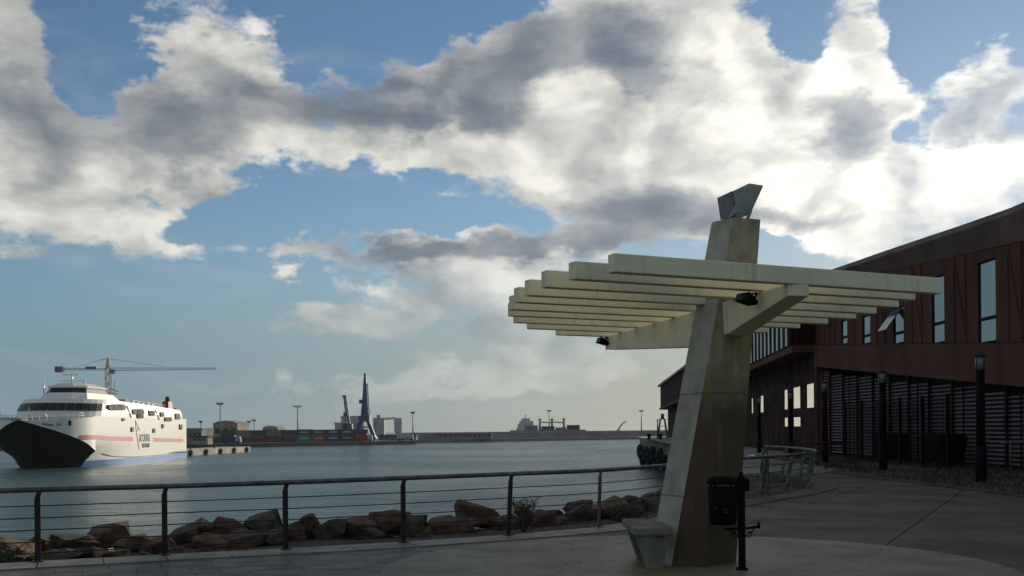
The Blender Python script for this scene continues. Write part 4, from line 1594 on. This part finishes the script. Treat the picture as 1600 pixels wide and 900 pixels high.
# bridge
b = MB(ship)
def brring(z, s0, s1, w):
    return [(s0, -w * .55, z), (s0, w * .55, z), (s0 + 2.5, w, z), (s1, w, z), (s1, -w, z), (s0 + 2.5, -w, z)]
b.loft([brring(12.2, 15.5, 36, 6.6), brring(13.8, 17.0, 33, 5.6)])
br = b.build('bridge', M['white'], fy)
b = MB(ship)
b.loft([brring(13.81, 17.2, 31, 5.4), brring(14.75, 18.2, 29.6, 4.9)])
b.build('bridge_window', M['ship_glass'], br)
b = MB(ship)
b.loft([brring(14.76, 17.9, 30.2, 5.2), brring(15.1, 17.9, 30.6, 5.3), brring(15.7, 20, 27, 3.2)])
b.build('bridge_roof', M['white'], br)
b = MB(ship)
b.cone((22.5, 0, 15.6), (22.5, 0, 17.6), .32, .2, 8)
b.bar((22.2, -2.2, 17.4), (22.2, 2.2, 17.4), .22, .2)
b.bar((23, -3.4, 16.3), (23, 3.4, 16.3), .2, .2)
b.cone((23, -3.2, 15.6), (23, -3.2, 17.0), .07, .07, 6)
b.cone((23, 3.2, 15.4), (23, 3.2, 16.8), .07, .07, 6)
b.build('radar_mast', M['white'], fy)
b = MB(ship)
b.cone((26, 1.2, 15.4), (26, 1.2, 16.3), .45, .3, 8)
b.build('radar_dome', M['white'], fy)
b = MB(ship)
b.cone((6.5, -1.5, 8.6), (6.5, -1.5, 10.9), .16, .1, 6)
b.bar((6.5, -1.6, 8.9), (6.5, 3.0, 9.2), .3, .3)
b.cone((6.4, 2.6, 8.8), (6.4, 2.6, 9.8), .2, .2, 6)
b.build('windlass', M['white'], fy)
b = MB(ship)
b.cone((20, -6.2, 12.1), (20.4, -6.2, 17.0), .22, .08, 6)
b.bar((20.2, -6.8, 15.2), (20.2, -5.6, 15.2), .1, .1)
b.build('signal_mast', M['white'], fy)
# bow tip fitting
b = MB(ship)
b.box(-.9, 1.6, -1.3, 1.3, 8.42, 8.75)
b.build('bow_platform', M['deck_grey'], fy)
# deck rails, rafts and vents
def rail_run(pts, h=1.0):
    b = MB(ship)
    for f in (.5, 1.0):
        b.tube([(p[0], p[1], p[2] + h * f) for p in pts], .05, 4)
    for p in pts:
        b.bar((p[0], p[1], p[2] - .05), (p[0], p[1], p[2] + h), .07, .07)
    b.build('deck_rail', M['white'], fy)


rail_run([(plan(ph)[0] + .35, plan(ph)[1] * .96, deckz(plan(ph)[0]) - .02) for ph in range(-70, 71, 7)], .9)
rail_run([(s, 9.6, 12.3 - (s - 22) / 43 * 1.1) for s in range(34, 64, 3)], .9)
for k in range(5):
    s = 37 + k * 3.1
    z = 12.45 - (s - 22) / 43 * 1.15
    b = MB(ship)
    b.cone((s, 8.6, z + .35), (s + 1.5, 8.6, z + .35), .42, .42, 10)
    b.box(s + .1, s + 1.4, 8.1, 9.1, z - .1, z + .1)
    b.build('life_raft', M['white'], fy)
for (s, t) in ((40, 3), (46, -2), (52, 4), (57, 1)):
    b = MB(ship)
    z = 12.4 - (s - 22) / 43 * 1.15
    b.box(s, s + 2.2, t, t + 2.4, z - .2, z + 1.3)
    b.build('vent_box', M['deck_grey'], fy)
# funnels
for (pa, pb, pt, bt, mm) in ((255, 263, 627, 657, M['funnel_red']), (267.5, 273.5, 645, 658, M['funnel_red'])):
    sa, sb = s_at(pa, FB - 2.5), s_at(pb, FB - 2.5)
    zt_ = z_at(pa, pt, FB - 2.5)
    b = MB(ship)
    b.loft([[(sa, FB - 3.6, 8.5), (sb + 2, FB - 3.6, 8.5), (sb + 2, FB - .9, 8.5), (sa, FB - .9, 8.5)], [(sa + 1.2, FB - 3.2, zt_), (sb, FB - 3.2, zt_), (sb, FB - 1.3, zt_), (sa + 1.2, FB - 1.3, zt_)]])
    f = b.build('funnel', mm, fy)
    b = MB(ship)
    b.cone(((sa + sb) / 2 + .6, FB - 2.2, zt_ - .1), ((sa + sb) / 2 + .9, FB - 2.2, zt_ + 1.0), .8, .6, 10)
    b.build('exhaust', M['far_dark'], f)

# ================================================================ harbour beyond
sheet_poly = [(-900, 290), (-230, 330), (-160, 383), (-101, 402), (-41.5, 446), (-46, 475), (-120, 560), (-900, 700)]
slab_poly('container_quay', sheet_poly, WZ - 2, -3.1, M['land'])
# breakwater
BW = [(-43, 487), (71, 570), (260, 720)]
b = MB()
b.loft([[(x, y, WZ - 2), (x - 3, y + 5, -.4), (x - 3, y + 6, .15), (x - 9, y + 14, .15), (x - 12, y + 20, WZ - 2)] for x, y in BW])
tag(b.build('breakwater', M['breakwater']), 'long low stone breakwater closing the harbour', 'breakwater')
b = MB()
b.loft([[(x + 3, y - 4, WZ - 2), (x + 3, y - 4, -3.3), (x - 1.2, y + 2, -3.3), (x, y + 2, WZ - 2)] for x, y in BW])
struct(b.build('breakwater_quay', M['quay']))

# jetty with tyres
JA, JB = Vector((-84.5, 262, 0)), Vector((-79.5, 311, 0))
jd = (JB - JA).normalized()
jn = Vector((jd.y, -jd.x, 0))
jt = thing('jetty', 'pale sunlit concrete jetty behind the ferry stern', 'jetty', (JA.x, JA.y, WZ))
b = MB()
b.hexa([p + Vector((0, 0, WZ - 1)) for p in (JA, JB, JB - jn * 9, JA - jn * 9)], [p + Vector((0, 0, -3.0)) for p in (JA, JB, JB - jn * 9, JA - jn * 9)])
b.build('deck', M['quay_pale'], jt)
for k in range(3):
    p = JA + jd * (8 + 16 * k) - jn * 1.2
    b = MB()
    b.cone((p.x, p.y, -3.0), (p.x, p.y, -2.4), .22, .32, 10)
    b.build('bollard', M['far_dark'], jt)
for k in range(5):
    p = JA + jd * (5 + 10.2 * k) + jn * .25
    o = MB().torus((p.x, p.y, -3.85), jn, .62, .25).build('tyre_fender', M['rubber'], org=(p.x, p.y, -3.85))
    tag(o, 'black tyre fender on the pale jetty, %s from the ferry' % ['first', 'second', 'third', 'fourth', 'fifth'][k], 'tyre', 'tyres on the pale jetty')
# tyres on the quay end, right
k = 0
for (x, y, z) in ((21.35, 168.5, -2.2), (21.5, 166.8, -3.2), (21.75, 164.5, -2.5), (21.95, 162.3, -3.3), (22.2, 160.0, -2.4), (22.5, 157.5, -3.4), (22.75, 155.2, -2.6), (23.0, 152.6, -3.5)):
    n_ = Vector((-.99, -.12, 0))
    o = MB().torus((x - .3, y, z), n_, .85, .38).build('tyre_fender', M['rubber'], org=(x - .3, y, z))
    tag(o, 'large black tyre fender hung on the quay wall, %s from its far end' % ['first', 'second', 'third', 'fourth', 'fifth', 'sixth', 'seventh', 'eighth'][k], 'tyre', 'tyres on the quay wall')
    k += 1
for i, (x, y) in enumerate(((22.2, 166), (22.9, 158))):
    t = thing('mooring_bollard', 'black mooring bollard on the quay edge, the %s one' % ['farther', 'nearer'][i], 'bollard', (x, y, -.1), 'bollards on the quay edge')
    b = MB()
    b.cone((x, y, -.1), (x, y, .45), .28, .22, 10)
    b.build('stem', M['black_iron'], t)
    b = MB()
    b.cone((x, y, .45), (x, y, .7), .42, .34, 10)
    b.build('head', M['black_iron'], t)
bx, by = 24.4, 166.0
t = thing('harbour_beacon', 'small pale lattice beacon standing on the quay beside the red wing', 'beacon', (bx, by, -.1))
b = MB()
for sx in (-1, 1):
    for sy in (-1, 1):
        b.bar((bx + sx * .8, by + sy * .8, -.1), (bx + sx * .35, by + sy * .35, 3.0), .12, .12)
for z in (.8, 1.9):
    w = .8 - .145 * z
    for (p, q) in (((-w, -w), (w, -w)), ((w, -w), (w, w)), ((w, w), (-w, w)), ((-w, w), (-w, -w))):
        b.bar((bx + p[0], by + p[1], z), (bx + q[0], by + q[1], z + .02), .08, .08)
b.build('lattice', M['pole'], t)
b = MB()
b.box(bx - .55, bx + .55, by - .55, by + .55, 3.0, 3.12)
b.cone((bx, by, 3.12), (bx, by, 3.75), .28, .28, 10)
b.cone((bx, by, 3.75), (bx, by, 4.0), .34, .05, 10)
b.build('lantern', M['pole'], t)
t = thing('quay_post', 'thin dark post on the quay left of the small beacon', 'post', (23.6, 166, -.1))
b = MB()
b.cone((23.6, 166, -.1), (23.6, 166, 2.7), .12, .08, 8)
b.build('shaft', M['metal_dark'], t)
b = MB()
b.cone((23.6, 166, 2.7), (23.6, 166, 3.0), .16, .1, 8)
b.build('cap', M['metal_dark'], t)


def lattice(b, p0, p1, w0, w1, n, r, up=(0, 0, 1)):
    p0, p1 = Vector(p0), Vector(p1)
    d = (p1 - p0).normalized()
    s = d.cross(Vector(up))
    if s.length < 1e-3:
        s = Vector((1, 0, 0))
    s.normalize()
    u = s.cross(d).normalized()
    C = []
    for k in range(n + 1):
        f = k / n
        w = (w0 + (w1 - w0) * f) / 2
        c = p0 + (p1 - p0) * f
        C.append([c - s * w - u * w, c + s * w - u * w, c + s * w + u * w, c - s * w + u * w])
    for j in range(4):
        b.bar(C[0][j], C[n][j], r * 1.5, r * 1.5, up=u)
    for k in range(n):
        for j in range(4):
            a, c = (j, (j + 1) % 4) if k % 2 else ((j + 1) % 4, j)
            b.bar(C[k][a], C[k + 1][c], r, r, up=u)
            b.bar(C[k][j], C[k][(j + 1) % 4], r, r, up=d)


# tower crane behind the ferry
cy = 345.0
c0 = at(170, 690, cy)
cx0 = c0.x
top = at(170, 577, cy).z
tc_ = thing('tower_crane', 'ochre lattice tower crane rising behind the white ferry', 'crane', (cx0, cy, -3.1))
b = MB()
lattice(b, (cx0, cy, -3.1), (cx0, cy, top), 1.5, 1.5, 16, .11)
b.build('mast', M['crane_yellow'], tc_)
b = MB()
jr, jl = at(338, 577, cy + 8), at(92, 578, cy - 4)
lattice(b, (cx0 + 1, cy, top), (jr.x, cy + 8, top + .4), .95, .5, 24, .06)
b.build('jib', M['crane_yellow'], tc_)
b = MB()
lattice(b, (cx0 - 1, cy, top), (jl.x, cy - 4, top), .6, .6, 9, .07)
b.build('counter_jib', M['crane_yellow'], tc_)
b = MB()
b.box(jl.x - 1, jl.x + 1.6, cy - 5, cy - 3, top - 1.1, top + .8)
b.build('counterweight', M['far_grey'], tc_)
b = MB()
b.box(cx0 - 7.2, cx0 - 3.5, cy - 1.2, cy + .4, top + .1, top + .9)
b.build('winch', M['crane_yellow'], tc_)
b = MB()
lattice(b, (cx0, cy, top), (cx0, cy, top + 3.6), 1.4, .3, 4, .12)
b.bar((cx0 - 2.6, cy, top + 3.2), (cx0, cy, top + 3.7), .12, .12)
b.build('apex', M['crane_yellow'], tc_)
b = MB()
b.tube([(cx0, cy, top + 3.6), (cx0 + 18, cy + 4, top + .9)], .05, 4)
b.tube([(cx0 - .2, cy, top + 3.6), (cx0 - 11, cy - 2, top + .5)], .05, 4)
b.build('stay', M['crane_yellow'], tc_)
b = MB()
b.box(cx0 + .9, cx0 + 2.3, cy - .9, cy + .6, top - 1.5, top - .1)
b.build('cab', M['far_grey'], tc_)
b = MB()
for q in range(3):
    b.bar((cx0 + .8, cy, top - 6.5 - q * 1.4), (cx0 + 3.4 - q * .4, cy, top - 7.6 - q * .8), .25, .25)
b.bar((cx0 + 2.2, cy, top - 4), (cx0 + 1.6, cy, top - 9), .15, .15)
b.build('tie_frame', M['crane_yellow'], tc_)


# containers on the far quay
def container(name_c, p, d, L, label, mark=False):
    o = thing('shipping_container', label, 'container', p, 'containers stacked on the far quay')
    n = Vector((-d.y, d.x, 0))
    W, H = 2.44, 2.55
    p = Vector(p)
    b = MB()
    b.hexa([p, p + d * L, p + d * L + n * W, p + n * W], [q + Vector((0, 0, H)) for q in (p, p + d * L, p + d * L + n * W, p + n * W)])
    b.build('box', M['c_' + name_c], o)
    b = MB()
    m = int(L / .75)
    for k in range(m):
        q = p + d * (.4 + k * (L - .8) / m) - n * .03
        b.bar(q + Vector((0, 0, .2)), q + Vector((0, 0, H - .2)), .35, .07, up=n)
    for z in (.08, H - .08):
        b.bar(p - n * .04 + Vector((0, 0, z)), p + d * L - n * .04 + Vector((0, 0, z)), .10, .16)
    b.build('ribs', M['c_' + name_c], o)
    if mark:
        b = MB()
        b.bar(p + d * (L * .2) - n * .09 + Vector((0, 0, 1.5)), p + d * (L * .8) - n * .09 + Vector((0, 0, 1.5)), .03, .55)
        b.build('marking', M['far_white'], o)
    return o


CD = Vector((.905, .425, 0)).normalized()
A0 = Vector((-131, 414, 0))
ords = ['first', 'second', 'third', 'fourth', 'fifth', 'sixth', 'seventh', 'eighth', 'ninth', 'tenth', 'eleventh', 'twelfth']
rows_ = {'lower': ['grey', 'brown', 'navy', 'dark green', 'rust red', 'brown', 'dark green', 'teal', 'bright red', 'dark blue', 'navy', 'rust red'],
         'upper': ['brown', 'navy', 'dark green', 'grey', 'dark green', 'grey', 'rust red', 'dark green', 'rust red', 'dark blue', 'dark green', 'dark blue']}
for ri, (row, cols_) in enumerate(rows_.items()):
    for i, cn in enumerate(cols_):
        if row == 'upper' and i == 1:
            continue
        p = A0 + CD * (i * 6.3) + Vector((0, 0, -3.1 + ri * 2.6))
        container(cn, p, CD, 6.06, '%s shipping container, %s row of the far stack, %s from left' % (cn, row, ords[i]), i in (7, 8, 9, 10))
for i, (k_, cn) in enumerate(((2, 'grey'), (7, 'brown'))):
    p = A0 + CD * (k_ * 6.3 + 2) + Vector((-2.0, 6, -3.1 + 5.2))
    container(cn, p + Vector((0, 0, -2.4)), CD, 6.06, '%s shipping container peeping over the back of the far quay stack' % cn)


# a few lorries on the far quay
def lorry(px, Y, body, cabm, label, L=7.0):
    p = at(px, 690, Y)
    x, z0 = p.x, -3.1
    t = thing('parked_lorry', label, 'lorry', (x, Y, z0), 'lorries on the far quay')
    b = MB()
    b.box(x, x + L, Y, Y + 2.4, z0 + 1.0, z0 + 3.3)
    b.build('cargo_box', body, t)
    b = MB()
    b.prism([(x + L + .2, Y + .1, z0 + .6), (x + L + 2.2, Y + .1, z0 + .6), (x + L + 2.2, Y + .1, z0 + 1.7), (x + L + 1.8, Y + .1, z0 + 2.8), (x + L + .2, Y + .1, z0 + 2.8)], (0, 2.2, 0))
    b.build('cab', cabm, t)
    for dx in (1.0, 2.2, L + 1.2):
        b = MB()
        b.cone((x + dx, Y - .05, z0 + .5), (x + dx, Y + .4, z0 + .5), .5, .5, 12)
        b.build('wheel', M['rubber'], t)


lorry(346, 392, M['c_dark blue'], M['far_white'], 'dark blue lorry on the quay above the pale jetty', 5)
lorry(557, 434, M['c_bright red'], M['far_white'], 'red lorry at the foot of the tall blue crane', 4.5)
lorry(620, 447, M['far_white'], M['far_white'], 'white lorry near the end of the container quay', 5)

# floodlight masts
def mast(px, top_y, Y, label, w=2.6, ground=-3.1):
    p = at(px, top_y, Y)
    t = thing('light_mast', label, 'light mast', (p.x, Y, ground), 'floodlight masts round the harbour')
    b = MB()
    b.cone((p.x, Y, ground), (p.x, Y, p.z), .34, .18, 8)
    b.build('pole', M['pole'], t)
    b = MB()
    b.cone((p.x, Y, p.z - .1), (p.x, Y, p.z + .25), w * .45, w * .45, 8)
    for k in range(5):
        x = p.x - w / 2 + w * k / 4
        b.box(x - .25, x + .25, Y - .4, Y + .3, p.z + .1, p.z + .75)
    b.build('lamp_ring', M['pole'], t)


mast(344, 632, 405, 'tall light mast with a ring of lamps, just right of the ferry stern')
mast(465, 636, 440, 'tall light mast above the middle of the container stack', 3.4)
mast(645, 646, 452, 'light mast right of the silos at the end of the container quay', 1.6)
mast(314, 660, 470, 'short light mast directly behind the ferry stern', 1.5)
mast(389, 660, 520, 'short distant light mast, the left one of a close pair', 1.8)
mast(397, 658, 520, 'short distant light mast, the right one of a close pair', 1.8)
mast(858, 643, 560, 'light mast rising over the cargo ship behind the breakwater', 2.0, 0.1)
mast(1002, 643, 560, 'light mast at the right end of the breakwater, near the quay', 2.0, 0.1)


def shed(name, px0, px1, py, Y, depth, m, roofm, label, ground=-3.1, kind='flat', win=0):
    a, c = at(px0, py, Y), at(px1, py, Y)
    x0, x1, z1 = a.x, c.x, (a.z + c.z) / 2
    t = thing(name, label, 'building', ((x0 + x1) / 2, Y, ground))
    b = MB()
    b.box(x0, x1, Y, Y + depth, ground, z1 - .6)
    b.build('wall', m, t)
    b = MB()
    if kind == 'flat':
        b.box(x0 - .3, x1 + .3, Y - .3, Y + depth + .3, z1 - .6, z1)
    elif kind == 'gable':
        xm = (x0 + x1) / 2
        b.prism([(x0 - .3, Y - .3, z1 - .6), (x1 + .3, Y - .3, z1 - .6), (x1 * .6 + xm * .4, Y - .3, z1 + .5), (xm, Y - .3, z1 + .9), (x0 * .6 + xm * .4, Y - .3, z1 + .5)], (0, depth + .6, 0))
    else:
        xm, rr = (x0 + x1) / 2, (x1 - x0) / 2
        b.prism([(xm - rr * math.cos(math.pi * k / 10), Y - .3, z1 - .6 + 1.5 * math.sin(math.pi * k / 10)) for k in range(11)], (0, depth + .6, 0))
    b.build('roof', roofm, t)
    for k in range(win):
        x = x0 + (x1 - x0) * (k + .5) / win
        b = MB()
        b.box(x - (x1 - x0) / win * .3, x + (x1 - x0) / win * .3, Y - .08, Y + .1, ground + (z1 - ground) * .45, ground + (z1 - ground) * .7)
        b.build('window', M['ship_grey'], t)
    return t


shed('warehouse', 333, 371, 660, 455, 20, M['far_beige'], M['far_beige'], 'large beige warehouse behind the containers', kind='gable', win=3)
shed('harbour_office', 288, 315, 669, 380, 14, M['far_grey'], M['far_grey'], 'pale grey harbour building beside the ferry stern', kind='flat', win=4)
shed('storage_hall', 410, 434, 668, 500, 18, M['far_grey'], M['far_beige'], 'small round roofed hall behind the containers', kind='round', win=2)
shed('cement_plant', 523, 532, 660, 505, 12, M['far_white'], M['far_white'], 'low white annexe left of the blue cranes', kind='flat')
shed('cement_plant', 533, 566, 650, 512, 14, M['far_white'], M['far_white'], 'tall white plant building behind the blue cranes', kind='flat', win=3)
# low walls and clutter on the quay at the right of the cranes
shed('transit_shed', 300, 322, 681, 372, 8, M['far_beige'], M['far_dark'], 'low brown shed on the quay right behind the ferry stern', kind='flat', win=3)
shed('quay_store', 592, 650, 679, 470, 8, M['breakwater'], M['far_dark'], 'long low store on the quay right of the blue cranes', kind='flat', win=6)
t = shed('open_shed', 662, 768, 677.5, 498, 10, M['far_grey'], M['far_dark'], 'long dark roofed shed at the left end of the breakwater', ground=-3.2, kind='flat', win=14)

# silos with a conveyor bridge
sil = thing('silo_pair', 'two pale silos joined by an overhead conveyor bridge', 'silo', (at(606, 678, 520).x, 520, -3.1))
a, c = at(583, 653, 520), at(600, 653, 520)
b = MB()
b.box(a.x, c.x, 520, 526, -3.1, a.z)
b.build('tower', M['far_white'], sil)
a2 = at(591, 648, 520)
b = MB()
b.box(a2.x - .9, a2.x + .9, 521, 524, a.z, a2.z)
b.build('head_house', M['far_white'], sil)
a3 = at(621.5, 653, 520)
b = MB()
b.cone((a3.x, 522, 1.0), (a3.x, 522, a3.z), 2.1, 2.1, 16)
b.cone((a3.x, 522, -1.4), (a3.x, 522, 1.0), .5, 2.1, 16)
b.build('silo', M['far_white'], sil)
for k in range(4):
    q = math.pi / 4 + k * math.pi / 2
    b = MB()
    b.bar((a3.x + 1.7 * math.cos(q), 522 + 1.7 * math.sin(q), -3.1), (a3.x + 1.7 * math.cos(q), 522 + 1.7 * math.sin(q), 1.2), .25, .25)
    b.build('leg', M['far_white'], sil)
b = MB()
lattice(b, (c.x, 522, a.z - .5), (a3.x - 1.5, 522, a.z - .2), .9, .9, 8, .12)
b.build('conveyor', M['far_grey'], sil)

# blue mobile harbour crane and the smaller one
def harbour_crane(px, base_y, top_y, Y, tip_px, m, label, sc_=1.0, lat=False):
    g0 = at(px, base_y, Y)
    x0, z0 = g0.x, -3.1
    tp = at(tip_px, top_y, Y)
    t = thing('harbour_crane', label, 'crane', (x0, Y, z0))
    b = MB()
    b.hexa([(x0 - 5.5 * sc_, Y - 3, z0 + 1.0), (x0 + 5.5 * sc_, Y - 3, z0 + 1.0), (x0 + 5.5 * sc_, Y + 3, z0 + 1.0), (x0 - 5.5 * sc_, Y + 3, z0 + 1.0)],
           [(x0 - 4.5 * sc_, Y - 2.5, z0 + 2.6), (x0 + 4.5 * sc_, Y - 2.5, z0 + 2.6), (x0 + 4.5 * sc_, Y + 2.5, z0 + 2.6), (x0 - 4.5 * sc_, Y + 2.5, z0 + 2.6)])
    b.build('chassis', m, t)
    for k in range(5):
        xx = x0 + (-4.2 + 2.1 * k) * sc_
        b = MB()
        b.cone((xx, Y - 3.0, z0 + .75), (xx, Y - 2.2, z0 + .75), .75, .75, 12)
        b.build('wheel', M['rubber'], t)
    zh = z0 + (tp.z - z0) * (.30 if not lat else .30)
    b = MB()
    for s in (-1, 1):
        b.bar((x0 + s * 3.9 * sc_, Y, z0 + 2.5), (x0 + s * 1.3 * sc_, Y, zh), 1.3 * sc_, 1.6 * sc_)
    b.bar((x0 - 2.7 * sc_, Y, z0 + 2.5 + (zh - z0) * .4), (x0 + 2.7 * sc_, Y, z0 + 2.5 + (zh - z0) * .4), .6, .6)
    b.build('portal', m, t)
    b = MB()
    b.box(x0 - 2.2 * sc_, x0 + 2.4 * sc_, Y - 2, Y + 2, zh - .5, zh + 2.2 * sc_)
    b.build('machine_house', m, t)
    b = MB()
    if lat:
        lattice(b, (x0, Y, zh), (tp.x, Y, tp.z), 2.2 * sc_, 1.2 * sc_, 9, .28)
        b.box(tp.x - 1.1, tp.x + .7, Y - .6, Y + .6, tp.z - .6, tp.z + .4)
    else:
        b.loft([[(x + s[0] * w, Y + s[1] * w, z) for s in ((-1, -1), (1, -1), (1, 1), (-1, 1))] for x, z, w in ((x0, zh, 1.7), (x0 + (tp.x - x0) * .6, zh + (tp.z - zh) * .5, 1.0), (tp.x - .1, tp.z - 3.6, .62), (tp.x, tp.z, .42))])
        lattice(b, (x0 + 1.6, Y, zh + 1), (tp.x + .7, Y, tp.z - 4.5), 1.3, .8, 10, .18)
    b.build('boom', m, t)
    b = MB()
    b.box(x0 - 2.3, x0 - .7, Y - 1, Y + .8, zh + (tp.z - zh) * .36, zh + (tp.z - zh) * .36 + 1.7)
    b.build('cab', m, t)
    b = MB()
    b.tube([(tp.x, Y, tp.z), (tp.x + 1.4, Y - 1, zh + 2)], .07, 4)
    b.build('cable', M['metal_dark'], t)


harbour_crane(570, 692, 583, 456, 570.5, M['crane_blue'], 'tall dark blue harbour crane with an upright boom')
harbour_crane(545, 690, 619, 476, 539, M['crane_blue2'], 'shorter blue lattice crane left of the tall harbour crane', .75, True)

# cargo ship beyond the breakwater
CY = 640
cs = thing('cargo_ship', 'grey cargo ship with three deck masts beyond the breakwater', 'ship', (at(855, 680, CY).x, CY, WZ))
X = lambda px: at(px, 670, CY).x
Zp = lambda py: at(855, py, CY).z
b = MB()
b.loft([[(X(797), CY, z0), (X(800), CY - 6, z0), (X(905), CY - 6, z0), (X(915), CY, z0), (X(905), CY + 6, z0), (X(800), CY + 6, z0)] for z0 in (WZ, .8)])
b.build('hull', M['far_grey'], cs)
M['cargo_white'] = mat('cargo ship white', (0.55, 0.55, 0.52), 0.6)
b = MB()
for (p0, p1, y0, y1) in ((807, 835, 676, 668), (809, 833.5, 668, 662), (811.5, 833, 662, 657.5), (815, 828, 657.5, 653.5)):
    b.box(X(p0), X(p1), CY - 5, CY + 5, Zp(y0), Zp(y1) + .003)
b.build('superstructure', M['cargo_white'], cs)
b = MB()
b.cone((X(821), CY, Zp(654)), (X(821), CY, Zp(647)), .35, .15, 6)
b.bar((X(818.5), CY, Zp(650)), (X(823.5), CY, Zp(650)), .2, .2)
b.build('radar_mast', M['cargo_white'], cs)
for px in (843.5, 862.5, 881):
    b = MB()
    b.cone((X(px), CY, .5), (X(px), CY, Zp(655)), .75, .6, 8)
    b.box(X(px) - .9, X(px) + .9, CY - .7, CY + .7, Zp(656.5), Zp(654))
    b.build('deck_mast', M['far_beige'], cs)
for (p0, p1) in ((844, 862), (863, 881)):
    b = MB()
    b.bar((X(p0), CY - .9, Zp(659.5)), (X(p1), CY - .9, Zp(660.5)), .7, .7)
    b.build('derrick_boom', M['far_beige'], cs)
for (p0, p1, y1, mm) in ((820, 840, 664.5, 'c_grey'), (846, 866, 666, 'c_dark green'), (868, 884, 668, 'c_grey'), (886, 905, 664.5, 'c_navy')):
    b = MB()
    b.box(X(p0), X(p1), CY - 5.2, CY + 4.8, .5, Zp(y1))
    b.build('cargo_stack', M[mm], cs)
BY = 585
p0, p1 = at(965.5, 673, BY), at(978.5, 658, BY)
t = thing('slewing_boom', 'slender slanting boom sticking up over the breakwater', 'crane', (p0.x, BY, .1))
b = MB()
pts = [p0 + (p1 - p0) * f + Vector((-.9 * math.sin(f * math.pi) * .6, 0, .5 * math.sin(f * math.pi))) for f in (0, .33, .66, 1)]
b.tube(pts, .4, 6, True, [.55, .45, .38, .3])
b.build('boom', M['pole'], t)
b = MB()
b.box(p0.x - 1, p0.x + 1, BY - 1, BY + 1, -.3, p0.z + .4)
b.build('pedestal', M['pole'], t)

# ---------------------------------------------------------------- air over the harbour
b = MB()
b.box(-2400, 2400, -500, 2500, WZ - 3.5, 60)
hz = b.build('haze', [])
hm = bpy.data.materials.new('sea haze')
hm.use_nodes = True
ht = hm.node_tree
ht.nodes.clear()
pv = ht.nodes.new('ShaderNodeVolumePrincipled')
pv.inputs['Color'].default_value = (0.86, 0.90, 0.93, 1)
pv.inputs['Density'].default_value = 0.00006
pv.inputs['Anisotropy'].default_value = 0.25
oo = ht.nodes.new('ShaderNodeOutputMaterial')
ht.links.new(pv.outputs[0], oo.inputs['Volume'])
hz.data.materials.append(hm)
hz['kind'] = 'stuff'
tag(hz, 'thin pale sea haze over the harbour', 'haze')
